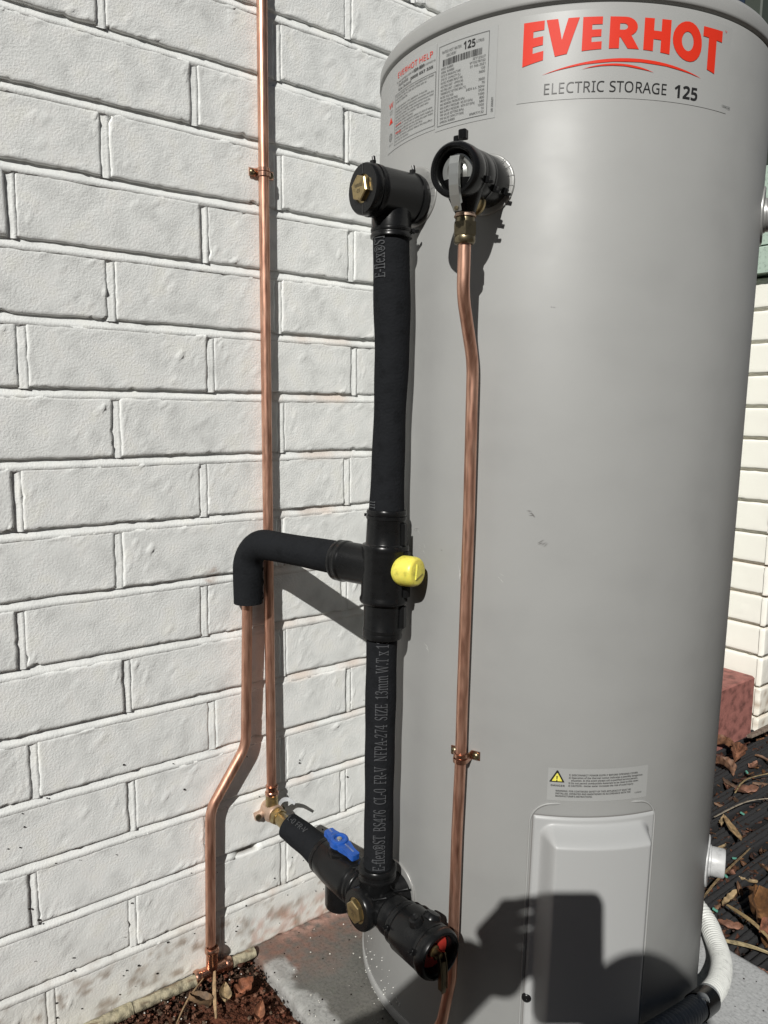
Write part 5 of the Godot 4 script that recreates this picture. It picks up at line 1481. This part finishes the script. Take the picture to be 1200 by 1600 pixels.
	scatter("dark_grit", pm, M.soil, 300, func():
		return Vector3(rng.randf_range(0.50, 1.1), 0.0004, rng.randf_range(0.0, 0.7)), func(): return rng.randf_range(0.0005, 0.0014), func(): return Color(0.03, 0.022, 0.018))
	scatter("leaf_crumbs", kinds[4], M.leaf, 2600, func():
		return Vector3(1.12 + pow(rng.randf(), 1.3) * 1.2, -0.060 + rng.randf() * 0.010, rng.randf_range(0.0, 0.47)), func(): return rng.randf_range(0.15, 0.62), func(): return browns[rng.randi() % 6] * rng.randf_range(1.6, 4.0))

func scatter(called: String, m: Mesh, mt: Material, count: int, where: Callable, size: Callable, col: Callable) -> void:
	var mm := MultiMesh.new()
	mm.transform_format = MultiMesh.TRANSFORM_3D
	mm.use_colors = true
	mm.mesh = m
	mm.instance_count = count
	for k in count:
		var s: float = size.call()
		var b := Basis.from_euler(Vector3(rng.randf_range(-0.6, 0.6), rng.randf() * TAU, rng.randf_range(-0.6, 0.6))).scaled(Vector3.ONE * s)
		mm.set_instance_transform(k, Transform3D(b, where.call()))
		mm.set_instance_color(k, col.call())
	var o := MultiMeshInstance3D.new()
	o.multimesh = mm
	o.material_override = mt
	o.name = called
	add_child(o, true)
	tag(o, "", "", "", "stuff")

# ---------------------------------------------------------------- the photographer, crouching behind the lens
func blob(mb: MB, bones: Array, cell: float, k: float) -> void:
	# bones: [a, b, ra, rb, colour]; a smooth union of tapered capsules, meshed as surface nets
	var lo := Vector3.ONE * 1e9; var hi := -lo
	for q in bones:
		var m: float = maxf(q[2], q[3]) + cell * 3.0
		lo = lo.min(q[0].min(q[1]) - Vector3.ONE * m); hi = hi.max(q[0].max(q[1]) + Vector3.ONE * m)
	var nx := ceili((hi.x - lo.x) / cell) + 1; var ny := ceili((hi.y - lo.y) / cell) + 1; var nzz := ceili((hi.z - lo.z) / cell) + 1
	var fld := PackedFloat32Array(); fld.resize(nx * ny * nzz); fld.fill(1.0)
	var own := PackedInt32Array(); own.resize(nx * ny * nzz)
	var ownd := PackedFloat32Array(); ownd.resize(nx * ny * nzz); ownd.fill(1.0)
	for bi in bones.size():
		var q: Array = bones[bi]
		var a: Vector3 = q[0]; var ab: Vector3 = q[1] - a
		var ra: float = q[2]; var rb: float = q[3]
		var m := maxf(ra, rb) + k + cell * 2.0
		var l: Vector3 = (q[0].min(q[1]) - Vector3.ONE * m - lo) / cell; var h: Vector3 = (q[0].max(q[1]) + Vector3.ONE * m - lo) / cell
		var dd := maxf(ab.length_squared(), 1e-9)
		for z in range(maxi(0, int(l.z)), mini(nzz, int(h.z) + 1)):
			for y in range(maxi(0, int(l.y)), mini(ny, int(h.y) + 1)):
				for x in range(maxi(0, int(l.x)), mini(nx, int(h.x) + 1)):
					var p := lo + Vector3(x, y, z) * cell
					var t := clampf((p - a).dot(ab) / dd, 0.0, 1.0)
					var d := (p - a - ab * t).length() - lerpf(ra, rb, t)
					var id := x + nx * (y + ny * z)
					if d < ownd[id]: ownd[id] = d; own[id] = bi
					var e := fld[id]
					var hh := clampf(0.5 + 0.5 * (e - d) / k, 0.0, 1.0)
					fld[id] = lerpf(e, d, hh) - k * hh * (1.0 - hh)
	var vid := {}
	var fv := mb.v.size(); var fi := mb.i.size()
	var corner := [0, 1, nx, nx + 1, nx * ny, nx * ny + 1, nx * ny + nx, nx * ny + nx + 1]
	var edges := [[0, 1], [2, 3], [4, 5], [6, 7], [0, 2], [1, 3], [4, 6], [5, 7], [0, 4], [1, 5], [2, 6], [3, 7]]
	for z in nzz - 1:
		for y in ny - 1:
			for x in nx - 1:
				var id := x + nx * (y + ny * z)
				var neg := 0
				for cq in corner: if fld[id + cq] < 0.0: neg += 1
				if neg == 0 or neg == 8: continue
				var s := Vector3.ZERO; var cnt := 0
				for ed in edges:
					var f0 := fld[id + corner[ed[0]]]; var f1 := fld[id + corner[ed[1]]]
					if (f0 < 0.0) == (f1 < 0.0): continue
					var t := f0 / (f0 - f1)
					var p0 := Vector3(ed[0] & 1, (ed[0] >> 1) & 1, ed[0] >> 2); var p1 := Vector3(ed[1] & 1, (ed[1] >> 1) & 1, ed[1] >> 2)
					s += p0.lerp(p1, t); cnt += 1
				vid[id] = mb.vert(lo + (Vector3(x, y, z) + s / cnt) * cell, Vector3.UP, bones[own[id]][4])
	var strides := [1, nx, nx * ny]
	for id in vid:
		var f0 := fld[id]
		for ax in 3:
			var f1 := fld[id + strides[ax]]
			if (f0 < 0.0) == (f1 < 0.0): continue
			var u: int = strides[(ax + 1) % 3]; var w: int = strides[(ax + 2) % 3]
			if not (vid.has(id - u) and vid.has(id - w) and vid.has(id - u - w)): continue
			var a: int = vid[id]; var b: int = vid[id - u]; var c: int = vid[id - u - w]; var d: int = vid[id - w]
			if f0 < 0.0: mb.i.append_array(PackedInt32Array([a, b, c, a, c, d]))
			else: mb.i.append_array(PackedInt32Array([a, c, b, a, d, c]))
	for n in range(fv, mb.v.size()): mb.n[n] = Vector3.ZERO
	for q in range(fi, mb.i.size(), 3):
		var a := mb.i[q]; var b := mb.i[q + 1]; var c := mb.i[q + 2]
		var g := (mb.v[b] - mb.v[a]).cross(mb.v[c] - mb.v[a])
		mb.n[a] += g; mb.n[b] += g; mb.n[c] += g
	for n in range(fv, mb.v.size()):
		mb.n[n] = mb.n[n].normalized()
	# outward is away from the inside; turn the winding clockwise
	for q in range(fi, mb.i.size(), 3):
		var t := mb.i[q + 1]; mb.i[q + 1] = mb.i[q + 2]; mb.i[q + 2] = t

func build_person() -> void:
	var C0 := Vector3(0, 0.838066, 0.993221)
	var rt := Vector3(0.798704, 0.008351, 0.601667); var up := Vector3(0.073962, 0.990959, -0.111938); var bk := Vector3(-0.597162, 0.133906, 0.790865)
	# phone: its lens at the upper right corner seen by its user
	var ph := thing("phone", "black phone held upright in front of the photographer's face", "phone", C0 + bk * 0.008)
	var mb := MB.new()
	prism(mb, Transform3D(Basis(rt, bk, -up), Vector3(-0.018, 0, 0).rotated(Vector3.UP, 0) * 0.0 + rt * -0.030 - up * 0.026), rrect(0.084, 0.153, 0.012, 6), -0.004, 0.004, 0.0008)
	put("phone_body", mb, M.black_print, ph)
	mb = MB.new()
	prism(mb, Transform3D(Basis(rt, bk, -up), rt * -0.030 - up * 0.026), rrect(0.076, 0.146, 0.008, 6), 0.0042, 0.0046, 0.0)
	put("screen", mb, M.dark_door, ph)
	var skin := Color(0.50, 0.29, 0.20); var shirt := Color(0.05, 0.07, 0.12); var jean := Color(0.07, 0.09, 0.15); var shoe := Color(0.06, 0.05, 0.045)
	var P := func(r: float, u: float, b: float) -> Vector3: return C0 + rt * r + up * u + bk * b
	var o := thing("person", "crouching person in a dark shirt and jeans, holding up the phone", "person", Vector3(-0.45, -0.1, 1.45))
	var base := Vector3(-0.45, -0.1, 1.45)
	var head: Vector3 = P.call(-0.03, 0.048, 0.37)
	var neck: Vector3 = P.call(-0.01, -0.06, 0.42)
	var shl: Vector3 = P.call(-0.20, -0.15, 0.46); var shr: Vector3 = P.call(0.18, -0.15, 0.46)
	var hip := Vector3(-0.47, 0.24, 1.72)
	var wl: Vector3 = P.call(-0.165, -0.020, 0.050); var wr: Vector3 = P.call(0.055, -0.20, 0.06)
	var el: Vector3 = P.call(-0.36, -0.055, 0.22); var er: Vector3 = P.call(0.20, -0.40, 0.25)
	var bones := [
		[neck, P.call(-0.01, -0.02, 0.40), 0.058, 0.055, skin],
		[shl, shr, 0.068, 0.068, shirt], [P.call(-0.01, -0.17, 0.48), hip, 0.125, 0.135, shirt], [P.call(-0.08, -0.2, 0.48), hip + Vector3(-0.05, 0.08, -0.03), 0.11, 0.11, shirt], [P.call(0.07, -0.2, 0.48), hip + Vector3(0.07, 0.08, 0.02), 0.11, 0.11, shirt],
		[shl, el, 0.056, 0.045, shirt], [shr, er, 0.056, 0.045, shirt], [el, wl, 0.050, 0.037, skin], [er, wr, 0.043, 0.027, skin]]
	for s in [-1.0, 1.0]:
		var sd: Vector3 = Vector3(rt.x, 0, rt.z).normalized() * s
		var h: Vector3 = hip + sd * 0.095
		var fw := Vector3(-bk.x, 0, -bk.z).normalized()
		var kn: Vector3 = h + fw * 0.40 + Vector3(0, 0.16 if s < 0 else 0.02, 0) + sd * 0.08
		var an := Vector3(kn.x, -0.04, kn.z) - fw * 0.16
		bones.append([h, kn, 0.095, 0.064, jean]); bones.append([kn, an, 0.060, 0.042, jean])
		bones.append([an - fw * 0.03 + Vector3(0, -0.045, 0), an + fw * 0.16 + Vector3(0, -0.05, 0), 0.038, 0.034, shoe])
	mb = MB.new()
	blob(mb, bones, 0.014, 0.035)
	# head
	var fwd := -bk
	var hb := [
		[head + up * 0.025 + bk * 0.02, head + up * 0.02 - bk * 0.015, 0.082, 0.074, skin], [head - up * 0.05 + fwd * 0.035, head - up * 0.02 + fwd * 0.02, 0.046, 0.058, skin],
		[head + fwd * 0.085 + up * 0.008, head + fwd * 0.103 - up * 0.022, 0.009, 0.013, skin], [head - up * 0.10 + bk * 0.03, head - up * 0.03 + bk * 0.02, 0.056, 0.058, skin],
		[head + rt * 0.078 + bk * 0.01 - up * 0.015, head + rt * 0.082 + bk * 0.015 + up * 0.02, 0.011, 0.013, skin], [head - rt * 0.078 + bk * 0.01 - up * 0.015, head - rt * 0.082 + bk * 0.015 + up * 0.02, 0.011, 0.013, skin],
		[head + fwd * 0.078 - up * 0.047 - rt * 0.016, head + fwd * 0.078 - up * 0.047 + rt * 0.016, 0.007, 0.007, Color(0.42, 0.16, 0.13)]]
	blob(mb, hb, 0.0055, 0.014)
	# hands: palm and five fingers each
	for s in [-1.0, 1.0]:
		var edge: float = -0.072 if s < 0 else 0.012
		var hbn := []
		var wr0: Vector3 = wl if s < 0 else wr
		var low: float = -0.018 if s < 0 else -0.115
		var pc: Vector3 = P.call(edge + s * (0.045 if s < 0 else 0.022), low, 0.030)
		hbn.append([wr0, pc - up * 0.012, 0.028 if s < 0 else 0.024, 0.027, skin]); hbn.append([pc - up * 0.02, pc + up * 0.025, 0.021, 0.020, skin])
		for f in 4:
			var uu: float = low + 0.045 - f * 0.020
			var ln: float = [0.9, 1.0, 0.95, 0.78][f]
			var k0: Vector3 = P.call(edge + s * (0.066 - f * 0.004 if s < 0 else 0.030), uu - 0.016, 0.020); var k1: Vector3 = P.call(edge + s * (0.020 * ln + (0.010 if s < 0 else 0.004)), uu, -0.008)
			var k2: Vector3 = P.call(edge + s * -0.006 * ln, uu + 0.003, -0.014) if s < 0 else P.call(edge + s * 0.008, uu + 0.004, -0.012)
			hbn.append([k0, k1, 0.0098, 0.0088, skin]); hbn.append([k1, k2, 0.0086, 0.0076, skin])
		var t0: Vector3 = P.call(edge + s * 0.018, low - 0.005, 0.034); var t1: Vector3 = P.call(edge + s * 0.004, low + 0.028, 0.032); var t2: Vector3 = P.call(edge - s * 0.014, low + 0.044, 0.024)
		hbn.append([t0, t1, 0.0125, 0.0105, skin]); hbn.append([t1, t2, 0.0102, 0.0088, skin])
		blob(mb, hbn, 0.0036, 0.006)
	for k in mb.v.size(): mb.v[k] -= base
	put("body", mb, M.plain, o)
	mb = MB.new()
	var hair := Color(0.03, 0.022, 0.017)
	blob(mb, [[head + up * 0.04 + bk * 0.03, head + up * 0.045 - bk * 0.012, 0.083, 0.074, hair], [head - up * 0.01 + bk * 0.05, head + up * 0.05 + bk * 0.03, 0.066, 0.078, hair]], 0.007, 0.02)
	for k in mb.v.size(): mb.v[k] -= base
	put("hair", mb, M.plain, o)
	for s in [-1.0, 1.0]:
		mb = MB.new()
		var ep: Vector3 = head + fwd * 0.076 + up * 0.012 + rt * 0.031 * s - base
		lathe(mb, frame(ep, fwd), [Vector2(0.0115, -0.004), Vector2(0.0105, 0.002), Vector2(0.006, 0.0058), Vector2(0, 0.007)], 18, Color(0.7, 0.68, 0.65))
		lathe(mb, frame(ep, fwd), [Vector2(0.0055, 0.0058), Vector2(0.004, 0.0072), Vector2(0, 0.0078)], 14, Color(0.04, 0.025, 0.015))
		put("eye", mb, M.plain, o)
